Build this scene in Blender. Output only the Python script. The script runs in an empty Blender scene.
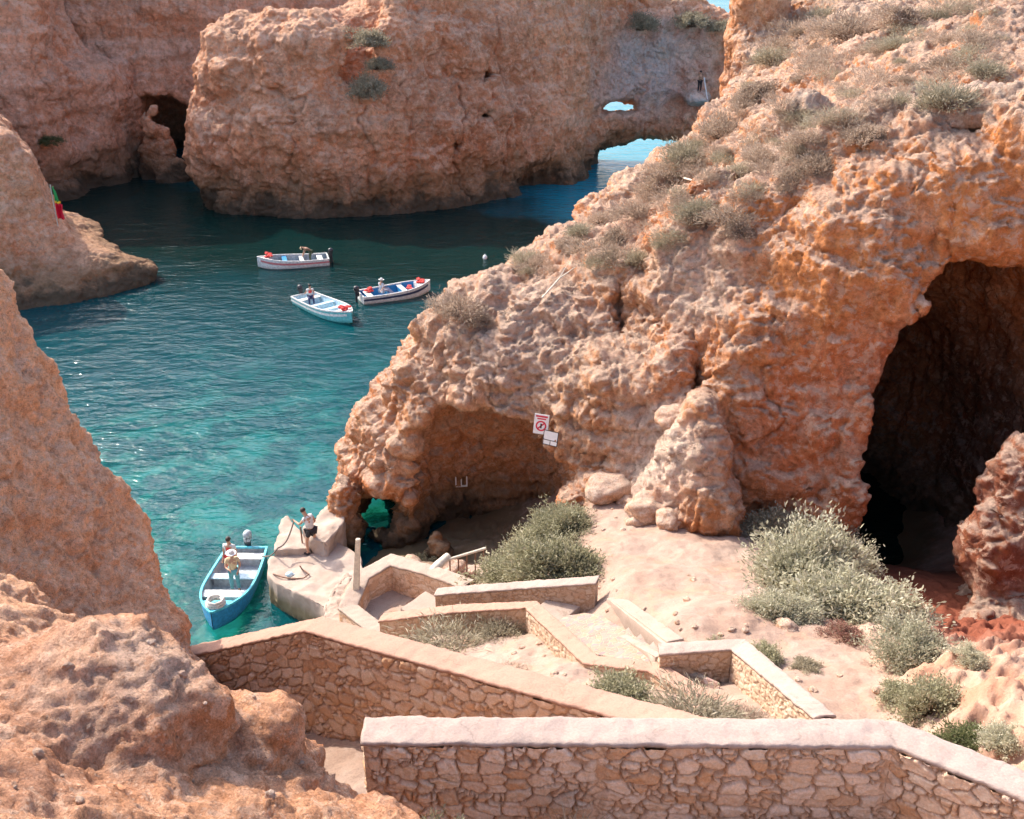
import bpy, bmesh, math, random
import numpy as np
from mathutils import Vector, Matrix
random.seed(7)
RNG = np.random.default_rng(7)
SC = bpy.context.scene
COL = SC.collection
# ------------------------------------------------------------------ camera frame used for surveying points
F_PX, TH, CH = 1000.0, math.radians(24.7), 21.0
cT, sT = math.cos(TH), math.sin(TH)
def PZ(u, v, Z):
    X = (u-512)/F_PX*Z; Y = -(v-409.5)/F_PX*Z
    return np.array([X, Z*cT+Y*sT, CH+Y*cT-Z*sT])
def P(u, v, z):
    k = (v-409.5)/F_PX*cT+sT
    return PZ(u, v, (CH-z)/k)
def P2(u, v, z): return P(u, v, z)[:2]
# ------------------------------------------------------------------ noise
_K1, _K2, _K3, _K4 = np.uint32(374761393), np.uint32(668265263), np.uint32(2147483647), np.uint32(974634777)
_M1, _M2 = np.uint32(1274126177), np.uint32(2246822519)
def _h(ix, iy, iz, seed):
    with np.errstate(over='ignore'):
        h = ix.astype(np.uint32)*_K1+iy.astype(np.uint32)*_K2+iz.astype(np.uint32)*_K3+np.uint32((seed*974634777) & 0xFFFFFFFF)
        h = (h ^ (h >> np.uint32(13)))*_M1
        h = (h ^ (h >> np.uint32(16)))*_M2
        return h ^ (h >> np.uint32(15))
from concurrent.futures import ThreadPoolExecutor
import functools
_POOL = ThreadPoolExecutor(4)
def chunked(fn):
    @functools.wraps(fn)
    def g(p, *a, **k):
        p = np.asarray(p)
        if len(p) < 40000: return fn(p, *a, **k)
        r = list(_POOL.map(lambda i: fn(p[i:i+20000], *a, **k), range(0, len(p), 20000)))
        return tuple(np.concatenate(x) for x in zip(*r)) if isinstance(r[0], tuple) else np.concatenate(r)
    return g
_G = np.array([[1,1,0],[-1,1,0],[1,-1,0],[-1,-1,0],[1,0,1],[-1,0,1],[1,0,-1],[-1,0,-1],[0,1,1],[0,-1,1],[0,1,-1],[0,-1,-1],[1,1,0],[-1,1,0],[0,-1,1],[0,-1,-1]], dtype=np.float32)
@chunked
def perlin(p, seed=0):
    p = np.asarray(p, np.float32); i = np.floor(p); f = (p-i).astype(np.float32); i = i.astype(np.int32)
    w = f*f*f*(f*(f*6-15)+10)
    out = np.zeros(len(p), np.float32)
    for dx in (0, 1):
        for dy in (0, 1):
            for dz in (0, 1):
                g = _G[_h(i[:,0]+dx, i[:,1]+dy, i[:,2]+dz, seed) & 15]
                d = g[:,0]*(f[:,0]-dx)+g[:,1]*(f[:,1]-dy)+g[:,2]*(f[:,2]-dz)
                ww = (w[:,0] if dx else 1-w[:,0])*(w[:,1] if dy else 1-w[:,1])*(w[:,2] if dz else 1-w[:,2])
                out += d*ww
    return out
@chunked
def fbm(p, octv=4, seed=0, gain=.5, lac=2.03):
    s = np.zeros(len(p), np.float32); a = 1.0; q = np.array(p, dtype=np.float64)
    for o in range(octv):
        s += a*perlin(q, seed+o*17); q = q*lac+3.7; a *= gain
    return s
@chunked
def ridged(p, octv=4, seed=0, gain=.5):
    s = np.zeros(len(p), np.float32); a = 1.0; q = np.array(p, dtype=np.float64)
    for o in range(octv):
        s += a*(1-np.abs(perlin(q, seed+o*31))*2.2); q = q*2.1+1.3; a *= gain
    return s
@chunked
def worley(p, seed=0):
    p = np.asarray(p, np.float32)
    i = np.floor(p).astype(np.int32); f = (p-i).astype(np.float32)
    d1 = np.full(len(p), 9., np.float32); d2 = d1.copy()
    for dx in (-1, 0, 1):
        for dy in (-1, 0, 1):
            for dz in (-1, 0, 1):
                h = _h(i[:,0]+dx, i[:,1]+dy, i[:,2]+dz, seed)
                x = dx+(h & 1023)/1023.-f[:,0]; y = dy+((h >> 10) & 1023)/1023.-f[:,1]; z = dz+((h >> 20) & 1023)/1023.-f[:,2]
                d = x*x+y*y+z*z
                m = d < d1
                d2 = np.where(m, d1, np.minimum(d2, d)); d1 = np.where(m, d, d1)
    return np.sqrt(d1), np.sqrt(d2)
@chunked
def blocks(p, seed=0):
    """random level per fracture block"""
    p = np.asarray(p, np.float32); i = np.floor(p).astype(np.int32); f = (p-i).astype(np.float32)
    d1 = np.full(len(p), 9., np.float32); r = np.zeros(len(p), np.float32)
    for dx in (-1, 0, 1):
        for dy in (-1, 0, 1):
            for dz in (-1, 0, 1):
                h = _h(i[:,0]+dx, i[:,1]+dy, i[:,2]+dz, seed)
                x = dx+(h & 1023)/1023.-f[:,0]; y = dy+((h >> 10) & 1023)/1023.-f[:,1]; z = dz+((h >> 20) & 1023)/1023.-f[:,2]
                d = np.abs(x)+np.abs(y)+np.abs(z)*1.2
                m = d < d1
                d1 = np.where(m, d, d1); r = np.where(m, ((h >> 3) & 255)/255.+.55*(x*(((h >> 7) & 15)/7.5-1)+y*(((h >> 12) & 15)/7.5-1)+z*(((h >> 17) & 15)/7.5-1)), r)
    return r-.5
def sstep(a, b, x):
    t = np.clip((x-a)/(b-a), 0, 1); return t*t*(3-2*t)
# ------------------------------------------------------------------ implicit solids -> meshes
def chaikin(p, n=2):
    p = np.array(p, float)
    for _ in range(n):
        q = np.roll(p, -1, axis=0)
        p = np.stack([p*.75+q*.25, p*.25+q*.75], 1).reshape(-1, 2)
    return p
def sdf_poly(poly, X, Y):
    p = np.asarray(poly); q = np.roll(p, -1, axis=0)
    d = np.full(X.shape, 1e9); s = np.zeros(X.shape, bool)
    for a, b in zip(p, q):
        e = b-a; wx = X-a[0]; wy = Y-a[1]
        t = np.clip((wx*e[0]+wy*e[1])/(e@e+1e-12), 0, 1)
        d = np.minimum(d, (wx-e[0]*t)**2+(wy-e[1]*t)**2)
        c1 = (a[1] <= Y) & (b[1] > Y); c2 = (b[1] <= Y) & (a[1] > Y)
        cr = e[0]*wy-e[1]*wx
        s ^= (c1 & (cr > 0)) | (c2 & (cr < 0))
    return np.where(s, -1, 1)*np.sqrt(d)
def smin(a, b, k): h = np.clip(.5+.5*(b-a)/k, 0, 1); return b*(1-h)+a*h-k*h*(1-h)
def smax(a, b, k): return -smin(-a, -b, k)
class Field:
    def __init__(s, lo, hi, h):
        s.h = h; s.lo = np.array(lo, float)
        n = np.ceil((np.array(hi)-s.lo)/h).astype(int)+1
        s.ax = [s.lo[i]+np.arange(n[i])*h for i in range(3)]
        s.X, s.Y, s.Z = np.meshgrid(*s.ax, indexing='ij')
        s.n = n
        s.pts = np.stack([s.X.ravel(), s.Y.ravel(), s.Z.ravel()], 1)
    def stack(s, levels, smooth=2):
        """levels: [(z, polygon)...] contour lines; distances are blended between heights"""
        X2, Y2 = np.meshgrid(s.ax[0], s.ax[1], indexing='ij')
        D = [sdf_poly(chaikin(pl, smooth), X2, Y2) for z, pl in levels]
        zs = [z for z, _ in levels]; out = np.empty(s.X.shape)
        for k, z in enumerate(s.ax[2]):
            j = int(np.clip(np.searchsorted(zs, z)-1, 0, len(zs)-2))
            t = float(np.clip((z-zs[j])/(zs[j+1]-zs[j]), 0, 1))
            out[:, :, k] = D[j]*(1-t)+D[j+1]*t
        return out
    def top(s, pts, **kw):
        X2, Y2 = np.meshgrid(s.ax[0], s.ax[1], indexing='ij')
        h = hfit(pts, **kw)(X2.ravel(), Y2.ravel()).reshape(X2.shape)
        gx, gy = np.gradient(h, s.h)
        return (s.Z-h[:, :, None])/np.sqrt(1+np.minimum(gx**2+gy**2, 9))[:, :, None]
    def ell(s, c, r, e=2.):
        q = (np.abs((s.X-c[0])/r[0])**e+np.abs((s.Y-c[1])/r[1])**e+np.abs((s.Z-c[2])/r[2])**e)**(1/e)
        return (q-1)*min(r)
    def cap(s, a, b, ra, rb):
        a = np.array(a, float); e = np.array(b, float)-a
        W = [s.X-a[0], s.Y-a[1], s.Z-a[2]]
        t = np.clip((W[0]*e[0]+W[1]*e[1]+W[2]*e[2])/(e@e), 0, 1)
        return np.sqrt(sum((W[i]-e[i]*t)**2 for i in range(3)))-(ra+(rb-ra)*t)
    def hull(s, pts):
        bm = bmesh.new()
        for p in pts: bm.verts.new(p)
        r = bmesh.ops.convex_hull(bm, input=bm.verts); bm.normal_update()
        out = np.full(s.X.shape, -1e9)
        cen = np.mean(np.array(pts), 0)
        for f in bm.faces:
            n = np.array(f.normal); p = np.array(f.calc_center_median())
            if n@(p-cen) < 0: n = -n
            out = np.maximum(out, (s.X-p[0])*n[0]+(s.Y-p[1])*n[1]+(s.Z-p[2])*n[2])
        bm.free(); return out
    def noise(s, scale, octv, seed, zs=1.):
        return fbm(s.pts*np.array([1/scale, 1/scale, zs/scale]), octv, seed).reshape(s.X.shape)
    def mesh(s, F):
        F = F.copy()
        F[0] = F[-1] = 1; F[:, 0] = F[:, -1] = 1; F[:, :, 0] = F[:, :, -1] = 1
        n = [k-1 for k in F.shape]
        acc = np.zeros((*n, 3), np.float32); cnt = np.zeros(n, np.float32)
        cs = [(a, b, c) for a in (0, 1) for b in (0, 1) for c in (0, 1)]
        sl = lambda c: F[c[0]:c[0]+n[0], c[1]:c[1]+n[1], c[2]:c[2]+n[2]]
        for c in cs:
            for ax in range(3):
                if c[ax]: continue
                d = list(c); d[ax] = 1
                f0, f1 = sl(c), sl(d); m = (f0 < 0) != (f1 < 0)
                t = f0[m]/(f0[m]-f1[m])
                p = np.tile(np.array(c, np.float32), (len(t), 1)); p[:, ax] += t
                acc[m] += p; cnt[m] += 1
        act = cnt > 0; idx = -np.ones(n, np.int64); idx[act] = np.arange(act.sum())
        V = (np.argwhere(act)+acc[act]/cnt[act][:, None])*s.h+s.lo
        Q = []
        I = F < 0
        for ax in range(3):
            o = [1, 1, 1]; o[ax] = 0
            sh = [F.shape[i]-(1 if i == ax else 2) for i in range(3)]
            a = I[o[0]:o[0]+sh[0], o[1]:o[1]+sh[1], o[2]:o[2]+sh[2]]
            o2 = list(o); o2[ax] += 1
            b = I[o2[0]:o2[0]+sh[0], o2[1]:o2[1]+sh[1], o2[2]:o2[2]+sh[2]]
            ij = np.argwhere(a != b)
            if not len(ij): continue
            fl = a[a != b]
            g = ij+np.array(o)
            b1, b2 = (ax+1) % 3, (ax+2) % 3
            def ix(d1, d2):
                q = g.copy(); q[:, b1] -= d1; q[:, b2] -= d2
                return idx[q[:, 0], q[:, 1], q[:, 2]]
            qd = np.stack([ix(1, 1), ix(0, 1), ix(0, 0), ix(1, 0)], 1)
            qd[~fl] = qd[~fl][:, ::-1]
            Q.append(qd)
        return V, np.concatenate(Q)
def hfit(pts, lam=0.02):
    """smooth surface through surveyed points (linear radial basis)"""
    p = np.array(pts, float); n = len(p)
    r = np.hypot(p[:, None, 0]-p[None, :, 0], p[:, None, 1]-p[None, :, 1])
    A = np.zeros((n+3, n+3)); A[:n, :n] = -np.sqrt(r*r+.25)+np.eye(n)*lam; A[:n, n] = 1; A[:n, n+1:] = p[:, :2]
    A[n, :n] = 1; A[n+1:, :n] = p[:, :2].T
    w = np.linalg.solve(A, np.concatenate([p[:, 2], np.zeros(3)]))
    def f(x, y):
        o = w[n]+w[n+1]*x+w[n+2]*y
        for i in range(n): o = o-w[i]*np.sqrt((x-p[i, 0])**2+(y-p[i, 1])**2+.25)
        return o
    return f
def mk_mesh(name, V, Fc, mat=None, smooth=True):
    me = bpy.data.meshes.new(name)
    V = np.asarray(V, np.float32); Fc = np.asarray(Fc)
    me.vertices.add(len(V)); me.vertices.foreach_set('co', V.ravel())
    k = Fc.shape[1]
    me.loops.add(Fc.size); me.loops.foreach_set('vertex_index', Fc.ravel().astype(np.int32))
    me.polygons.add(len(Fc)); me.polygons.foreach_set('loop_start', np.arange(0, Fc.size, k, dtype=np.int32))
    me.update(calc_edges=True)
    if smooth: me.polygons.foreach_set('use_smooth', np.ones(len(Fc), bool))
    if mat: me.materials.append(mat)
    return me
def link(name, me, parent=None):
    o = bpy.data.objects.new(name, me); COL.objects.link(o)
    if parent is not None: o.parent = parent
    return o
def tag(o, label=None, cat=None, group=None, kind=None):
    for k, v in (('label', label), ('category', cat), ('group', group), ('kind', kind)):
        if v: o[k] = v
    return o
def empty(name, loc=(0, 0, 0), rz=0., label=None, cat=None, group=None):
    o = bpy.data.objects.new(name, None); COL.objects.link(o); o.empty_display_size = .2
    o.location = loc; o.rotation_euler = (0, 0, rz); return tag(o, label, cat, group)
def geo(me):
    V = np.empty(len(me.vertices)*3, np.float32); me.vertices.foreach_get('co', V)
    N = np.empty(len(me.vertices)*3, np.float32); me.vertices.foreach_get('normal', N)
    return V.reshape(-1, 3), N.reshape(-1, 3)
def setco(me, V):
    me.vertices.foreach_set('co', np.asarray(V, np.float32).ravel()); me.update()
def subdiv(o, lv):
    """bake a subdivision so that the rock detail can be carved into real vertices"""
    m = o.modifiers.new('s', 'SUBSURF'); m.levels = lv; m.render_levels = lv
    dg = bpy.context.evaluated_depsgraph_get()
    me = bpy.data.meshes.new_from_object(o.evaluated_get(dg)); o.modifiers.clear()
    old = o.data; nm = old.name; o.data = me; bpy.data.meshes.remove(old); me.name = nm
    return me
def fattr(me, name, vals):
    a = me.attributes.new(name, 'FLOAT', 'POINT'); a.data.foreach_set('value', np.asarray(vals, np.float32))
def rock_detail(me, amp=1., scale=1., seed=0, knob=None, strata=.10, runnel=.0, extra=None, block=.10, fissure=0., soft=None):
    V, N = geo(me)
    q = V/scale
    d = np.zeros(len(V), np.float32)
    wq = q+np.stack([fbm(q*.5, 2, seed+5), fbm(q*.5+9, 2, seed+6), fbm(q*.5+17, 2, seed+7)], 1)*.7
    d += .30*fbm(q*.55, 3, seed+1)
    f1, f2 = worley(wq*np.array([.8, .8, .62]), seed+11)          # big knobs and the cracks between them
    k = np.ones(len(V)) if knob is None else knob(V)
    d += k*(.62*np.minimum(f2-f1, .30)+.12*(.5-f1)-.12)
    f1b, f2b = worley(wq*2.1, seed+12)
    d += (.35+.65*k)*(.20*np.minimum(f2b-f1b, .28)+.04*(.5-f1b)-.04)
    d += block*blocks(wq*np.array([.9, .9, 1.3]), seed+61)+block*.75*blocks(wq*np.array([2.3, 2.3, 3.2])+3, seed+62)
    d += .10*ridged(q*1.4, 5, seed+21)
    d += .05*ridged(q*3.9, 3, seed+33)+.05*fbm(q*5.5, 3, seed+31)+block*.4*blocks(q*np.array([5.2, 5.2, 7.]), seed+63)
    zz = q[:, 2]+.5*fbm(q*np.array([.25, .25, .4]), 3, seed+41)   # bedding ledges
    steep = 1-np.abs(N[:, 2])
    d += strata*steep*perlin(np.stack([q[:, 0]*.05, q[:, 1]*.05, zz*1.9], 1), seed+42)*2
    if runnel: d += runnel*steep*fbm(q*np.array([1.6, 1.6, .22]), 3, seed+51)*2
    if fissure:
        fq = q*np.array([.33, .33, .045])+np.stack([fbm(q*.6, 3, seed+71)]*3, 1)*.28
        d -= fissure*steep*(np.exp(-(perlin(fq, seed+72)/.035)**2)+.5*np.exp(-(perlin(fq*2.3+5, seed+73)/.05)**2))
    if soft is not None: d *= soft(V, N)
    d *= amp*scale
    if extra is not None: d += extra(V, N)
    V2 = V+N*d[:, None]
    setco(me, V2)
    return V2, N, d
# ------------------------------------------------------------------ materials
class NT:
    def __init__(s, name):
        s.m = bpy.data.materials.new(name); s.m.use_nodes = True
        s.t = s.m.node_tree; s.t.nodes.clear(); s.out = s.t.nodes.new('ShaderNodeOutputMaterial')
    def n(s, typ, **kw):
        nd = s.t.nodes.new('ShaderNode'+typ)
        for k, v in kw.items():
            if k.startswith('_'): setattr(nd, k[1:], v)
            else:
                key = int(k[1:]) if k[0] == 'i' and k[1:].isdigit() else k
                s.set(nd.inputs[key], v)
        return nd
    def set(s, sock, v):
        if isinstance(v, bpy.types.NodeSocket): s.t.links.new(v, sock)
        else: sock.default_value = (*v, 1.) if isinstance(v, tuple) and len(v) == 3 and sock.type == 'RGBA' else v
    def pos(s, sc=(1, 1, 1)):
        g = s.n('NewGeometry').outputs['Position']
        if sc == (1, 1, 1): return g
        return s.n('VectorMath', _operation='MULTIPLY', i0=g, i1=sc).outputs[0]
    def noise(s, vec, scale, detail=5, rough=.6, dist=0.):
        return s.n('TexNoise', Vector=vec, Scale=scale, Detail=detail, Roughness=rough, Distortion=dist).outputs['Fac']
    def vor(s, vec, scale, feature='F1', out='Distance', rnd=1.):
        nd = s.t.nodes.new('ShaderNodeTexVoronoi'); nd.feature = feature
        s.set(nd.inputs['Vector'], vec); nd.inputs['Scale'].default_value = scale; nd.inputs['Randomness'].default_value = rnd
        return nd.outputs[out]
    def rng(s, v, a, b, c=0., d=1., smooth=True):
        nd = s.n('MapRange', _interpolation_type='SMOOTHSTEP' if smooth else 'LINEAR')
        s.set(nd.inputs['Value'], v)
        for k, x in (('From Min', a), ('From Max', b), ('To Min', c), ('To Max', d)): nd.inputs[k].default_value = x
        return nd.outputs['Result']
    def math(s, op, a, b=0.):
        return s.n('Math', _operation=op, i0=a, i1=b).outputs[0]
    def mix(s, fac, a, b, mode='MIX'):
        nd = s.t.nodes.new('ShaderNodeMix'); nd.data_type = 'RGBA'; nd.blend_type = mode
        s.set(nd.inputs[0], fac); s.set(nd.inputs[6], a); s.set(nd.inputs[7], b)
        return nd.outputs[2]
    def ramp(s, fac, stops):
        nd = s.t.nodes.new('ShaderNodeValToRGB'); e = nd.color_ramp.elements
        while len(e) < len(stops): e.new(.5)
        for i, (p, c) in enumerate(stops): e[i].position = p; e[i].color = (*c, 1)
        s.set(nd.inputs[0], fac); return nd.outputs[0]
    def attr(s, name, out='Fac'): return s.n('Attribute', _attribute_name=name).outputs[out]
    def objrand(s): return s.n('ObjectInfo').outputs['Random']
    def bump(s, h, strength=.5, dist=.05, normal=None):
        nd = s.n('Bump', Height=h, Strength=strength, Distance=dist)
        if normal is not None: s.set(nd.inputs['Normal'], normal)
        return nd.outputs[0]
    def bsdf(s, col, rough=.9, normal=None, spec=.3, metal=0., trans=None, extra=None):
        b = s.n('BsdfPrincipled', **{'Base Color': col, 'Roughness': rough, 'Metallic': metal, 'Specular IOR Level': spec})
        if normal is not None: s.set(b.inputs['Normal'], normal)
        if extra:
            for k, v in extra.items(): s.set(b.inputs[k], v)
        s.t.links.new(b.outputs[0], s.out.inputs[0]); return s.m
def plain(name, col, rough=.6, var=.12, scale=30., metal=0., spec=.4, bump=0.):
    t = NT(name); p = t.n('TexCoord').outputs['Object']
    n = t.noise(p, scale, 4)
    c = t.mix(t.rng(n, .3, .7), tuple(x*(1-var) for x in col), tuple(min(1, x*(1+var)) for x in col))
    return t.bsdf(c, t.rng(n, .3, .7, rough*.85, min(1, rough*1.15)), t.bump(n, .4, bump) if bump else None, spec, metal)
def rock_mat(name, base, deep, pale, grey=(.30, .25, .21), pale_amt=.5, grey_amt=.4, zones=(), s=1., wet=True, dust=None, dustcol=None, streak=.5, tide=1., grit=0., dark=(.10, .075, .05)):
    """layered limestone: ochre body, iron-rich beds, pale crust, grey lichen on ledges, weed at the tide line"""
    t = NT(name); p = t.pos()
    n1 = t.noise(p, .22/s, 6, .62); n2 = t.noise(p, .9/s, 6, .65); n3 = t.noise(p, 4.5/s, 6, .7)
    bed = t.noise(t.pos((.06, .06, 1.)), .9/s, 5, .6, .6)
    run = t.noise(t.pos((1., 1., .12)), .8/s, 5, .65)
    c = t.mix(t.rng(n1, .38, .62), base, deep)
    c = t.mix(t.rng(bed, .50, .66, 0, .5), c, tuple(x*.80 for x in deep)); c = t.mix(t.rng(bed, .46, .34, 0, .45), c, pale)
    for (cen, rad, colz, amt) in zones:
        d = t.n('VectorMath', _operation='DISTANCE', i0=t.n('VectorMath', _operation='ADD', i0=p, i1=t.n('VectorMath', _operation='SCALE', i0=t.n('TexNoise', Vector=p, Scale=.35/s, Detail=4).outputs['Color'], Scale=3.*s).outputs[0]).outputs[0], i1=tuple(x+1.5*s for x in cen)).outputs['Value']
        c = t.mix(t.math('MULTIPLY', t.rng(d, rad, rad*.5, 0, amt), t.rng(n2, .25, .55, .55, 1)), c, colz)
    pl = t.math('MULTIPLY', t.rng(n2, .46, .66), t.rng(n1, .30, .60, .25, 1))
    c = t.mix(t.math('MULTIPLY', pl, pale_amt), c, pale)
    nz = t.n('SeparateXYZ', Vector=t.n('NewGeometry').outputs['Normal']).outputs['Z']
    up = t.rng(t.math('ADD', nz, t.math('MULTIPLY', t.math('SUBTRACT', n3, .5), .9)), .25, .8)
    c = t.mix(t.math('MULTIPLY', up, .6 if dust is None else dust), c, t.mix(t.rng(n2, .4, .6), dustcol or pale, grey))
    c = t.mix(t.math('MULTIPLY', t.rng(n3, .52, .72), grey_amt), c, grey)
    c = t.mix(t.math('MULTIPLY', t.math('MULTIPLY', t.rng(run, .54, .72), t.rng(n1, .42, .62)), streak), c, tuple(x*.55 for x in grey))
    pit = t.vor(p, 3.2/s)
    c = t.mix(t.rng(t.math('MULTIPLY', pit, t.rng(n2, .3, .7, .7, 1.6)), .13, .05, 0, .3), c, tuple(x*.55 for x in deep))
    var = t.noise(p, 8/s, 8, .78)
    c = t.mix(1., c, t.ramp(var, [(.30, (.66, .62, .58)), (.50, (1., 1., 1.)), (.70, (1.22, 1.22, 1.22))]), 'MULTIPLY')
    crust = t.noise(p, 2.6/s, 9, .72, .4)
    c = t.mix(t.math('MULTIPLY', t.rng(crust, .545, .575), .5), c, pale)
    c = t.mix(t.math('MULTIPLY', t.rng(crust, .435, .41), .42), c, tuple(x*.62 for x in deep))
    spk = t.math('MULTIPLY', t.rng(t.vor(p, 7.5/s), .20, .13), t.rng(n2, .5, .58))
    c = t.mix(t.math('MULTIPLY', spk, .5), c, tuple(x*.5 for x in grey))
    if wet:
        z = t.n('SeparateXYZ', Vector=p).outputs['Z']
        zz = t.math('ADD', z, t.math('MULTIPLY', t.math('SUBTRACT', n2, .5), 3.2*tide))
        c = t.mix(t.rng(zz, 2.6*tide, .9*tide, 0, .7), c, (.19, .13, .07))
        c = t.mix(t.rng(zz, 1.1*tide, .35*tide, 0, .95), c, dark)
    wp = t.n('VectorMath', _operation='ADD', i0=p, i1=t.n('VectorMath', _operation='SCALE', i0=t.n('TexNoise', Vector=p, Scale=1.6/s, Detail=5).outputs['Color'], Scale=.9*s).outputs[0]).outputs[0]
    e1 = t.vor(wp, .75/s, 'DISTANCE_TO_EDGE'); e2 = t.vor(wp, 2.4/s, 'DISTANCE_TO_EDGE')
    cr = t.math('MULTIPLY', t.rng(n2, .50, .66), t.math('MAXIMUM', t.rng(e1, .035, .0), t.math('MULTIPLY', t.rng(e2, .05, 0.), .7)))
    c = t.mix(t.math('MULTIPLY', cr, .22), c, tuple(x*.5 for x in deep))
    blk = t.n('SeparateColor', Color=t.vor(wp, 3.1/s, 'F1', 'Color')).outputs[0]
    c = t.mix(1., c, t.ramp(blk, [(0., (.90, .89, .88)), (1., (1.09, 1.08, 1.07))]), 'MULTIPLY')
    gr = None
    if grit:
        g1 = t.noise(p, 55, 6, .8); sp = t.n('SeparateColor', Color=t.vor(p, 34, 'F1', 'Color')).outputs[1]; sd = t.vor(p, 34)
        c = t.mix(grit, c, t.ramp(g1, [(.32, (.52, .48, .45)), (.5, (1., 1., 1.)), (.68, (1.35, 1.35, 1.35))]), 'MULTIPLY')
        chip = t.math('MULTIPLY', t.rng(sp, .72, .76), t.rng(sd, .42, .34))
        c = t.mix(t.math('MULTIPLY', chip, .55*grit), c, t.mix(t.rng(sp, .84, .86), tuple(x*.5 for x in deep), pale))
        gr = t.math('ADD', t.math('MULTIPLY', g1, .022), t.math('MULTIPLY', chip, .006))
    h = t.math('ADD', t.math('MULTIPLY', t.noise(p, 3.2/s, 9, .74), .16), t.math('MULTIPLY', t.noise(p, 13/s, 7, .75), .05))
    h = t.math('ADD', h, t.math('MULTIPLY', t.noise(p, 42/s, 5, .75), .016))
    h = t.math('ADD', h, t.math('MULTIPLY', t.rng(pit, 0, .3), .03))
    h = t.math('ADD', h, t.math('MULTIPLY', blk, .035))
    if gr is not None: h = t.math('ADD', h, gr)
    h = t.math('SUBTRACT', h, t.math('MULTIPLY', cr, .035))
    return t.bsdf(c, .92, t.bump(h, 1., 1.3*s), .12)
# ------------------------------------------------------------------ rock bodies
M = {}
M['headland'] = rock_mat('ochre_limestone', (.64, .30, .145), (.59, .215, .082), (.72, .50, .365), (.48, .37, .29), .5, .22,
    zones=[((11., 28.5, 13.), 8., (.68, .25, .08), .95), ((10.5, 26.0, 8.), 5., (.60, .19, .08), .8), ((14.2, 33., 3.5), 7.5, (.16, .065, .035), .97), ((2.5, 31.5, 8.), 5., (.55, .30, .17), .6),  # dark brown zone puts the big cave's shade into the rock colour
           ((6.0, 31.0, 11.5), 2.4, (.70, .54, .42), .7), ((0., 33.5, 8.), 4., (.64, .44, .32), .7), ((4.9, 27.6, 6.4), 2.6, (.80, .64, .53), .9), ((9., 34., 15.5), 3.4, (.42, .35, .29), .8), ((12.5, 31.5, 17.), 3., (.42, .34, .28), .7), ((15.,55.,17.), 5., (.64,.44,.30), .7), ((14.8, 23.3, 5.0), 6.5, (.25, .08, .046), 1.)], dust=.75, dustcol=(.52, .375, .29))  # pale fin zone paints sunlight; lump's red rock darkened further for shade
M['stack'] = rock_mat('sea_worn_limestone', (.78, .385, .215), (.72, .29, .14), (.84, .56, .40), (.50, .36, .26), .5, .2,
    zones=[((15.5, 105., 10.), 9., (.58, .53, .51), 1.), ((-3., 92., 9.), 10., (.46, .20, .105), .6)], s=2.0, dust=.5, streak=.55, tide=1.9)
M['far'] = rock_mat('pink_limestone', (.80, .43, .275), (.74, .34, .19), (.85, .58, .43), (.46, .33, .26), .5, .25, s=2.2, dust=.4, streak=.5, tide=1.8)
M['near'] = rock_mat('peach_limestone', (.72, .36, .19), (.62, .25, .11), (.80, .54, .39), (.52, .39, .31), .45, .22,
    zones=[((-3.2, 6.2, 15.2), 1.0, (.60, .45, .36), .7), ((-2.2, 5.5, 14.6), 1.5, (.62, .26, .11), .8), ((-8.2, 14., 13.), 6., (.86, .46, .25), .95), ((-4.6, 6.5, 14.8), 1.8, (.50, .21, .11), .8), ((-3.6, 4.6, 15.3), 1.5, (.48, .21, .12), .7)], s=.55, wet=False, dust=.25, grit=.85)

def build_rock(name, F, V_F, lv, mat, **kw):
    V, Q = F.mesh(V_F)
    o = link(name, mk_mesh(name, V, Q, mat)); me = subdiv(o, lv)
    rock_detail(me, **kw)
    me.polygons.foreach_set('use_smooth', np.ones(len(me.polygons), bool)); me.update()
    return o
R3 = lambda *a: np.array(a, float)

# --- the headland with the sea arch, grotto and big cave
HL_PTS = [PZ(*a) for a in [
 (345,430,38.5),(375,368,38),(440,298,36.7),(520,262,38),(590,212,42),(650,158,47),(690,124,50),(722,92,53),(728,50,57),(735,6,60),
 (400,395,36.3),(455,372,35.0),(520,368,34.2),(580,356,33.5),(640,330,32.7),(700,285,31.9),(480,325,35.4),(560,295,34.8),(600,280,34.2),(650,258,33.3),(700,246,32.3),(760,226,30.9),(800,200,31),(900,132,30),(1024,98,29),
 (540,280,36.6),(640,215,40),(700,180,40),(750,130,41),(800,85,42),(850,42,44),(950,30,38),(1024,20,37),(800,-20,60),(900,-25,55),(1024,-10,48),(1024,-70,55),(760,60,52),(780,20,56),(1200,60,32),(1200,-40,45)]]
HL_PTS += [R3(-4.5,41,4), R3(0,45,8), R3(7,57,12), R3(12,75,17), R3(30,75,20), R3(38,40,19), R3(30,28,18)]
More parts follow.
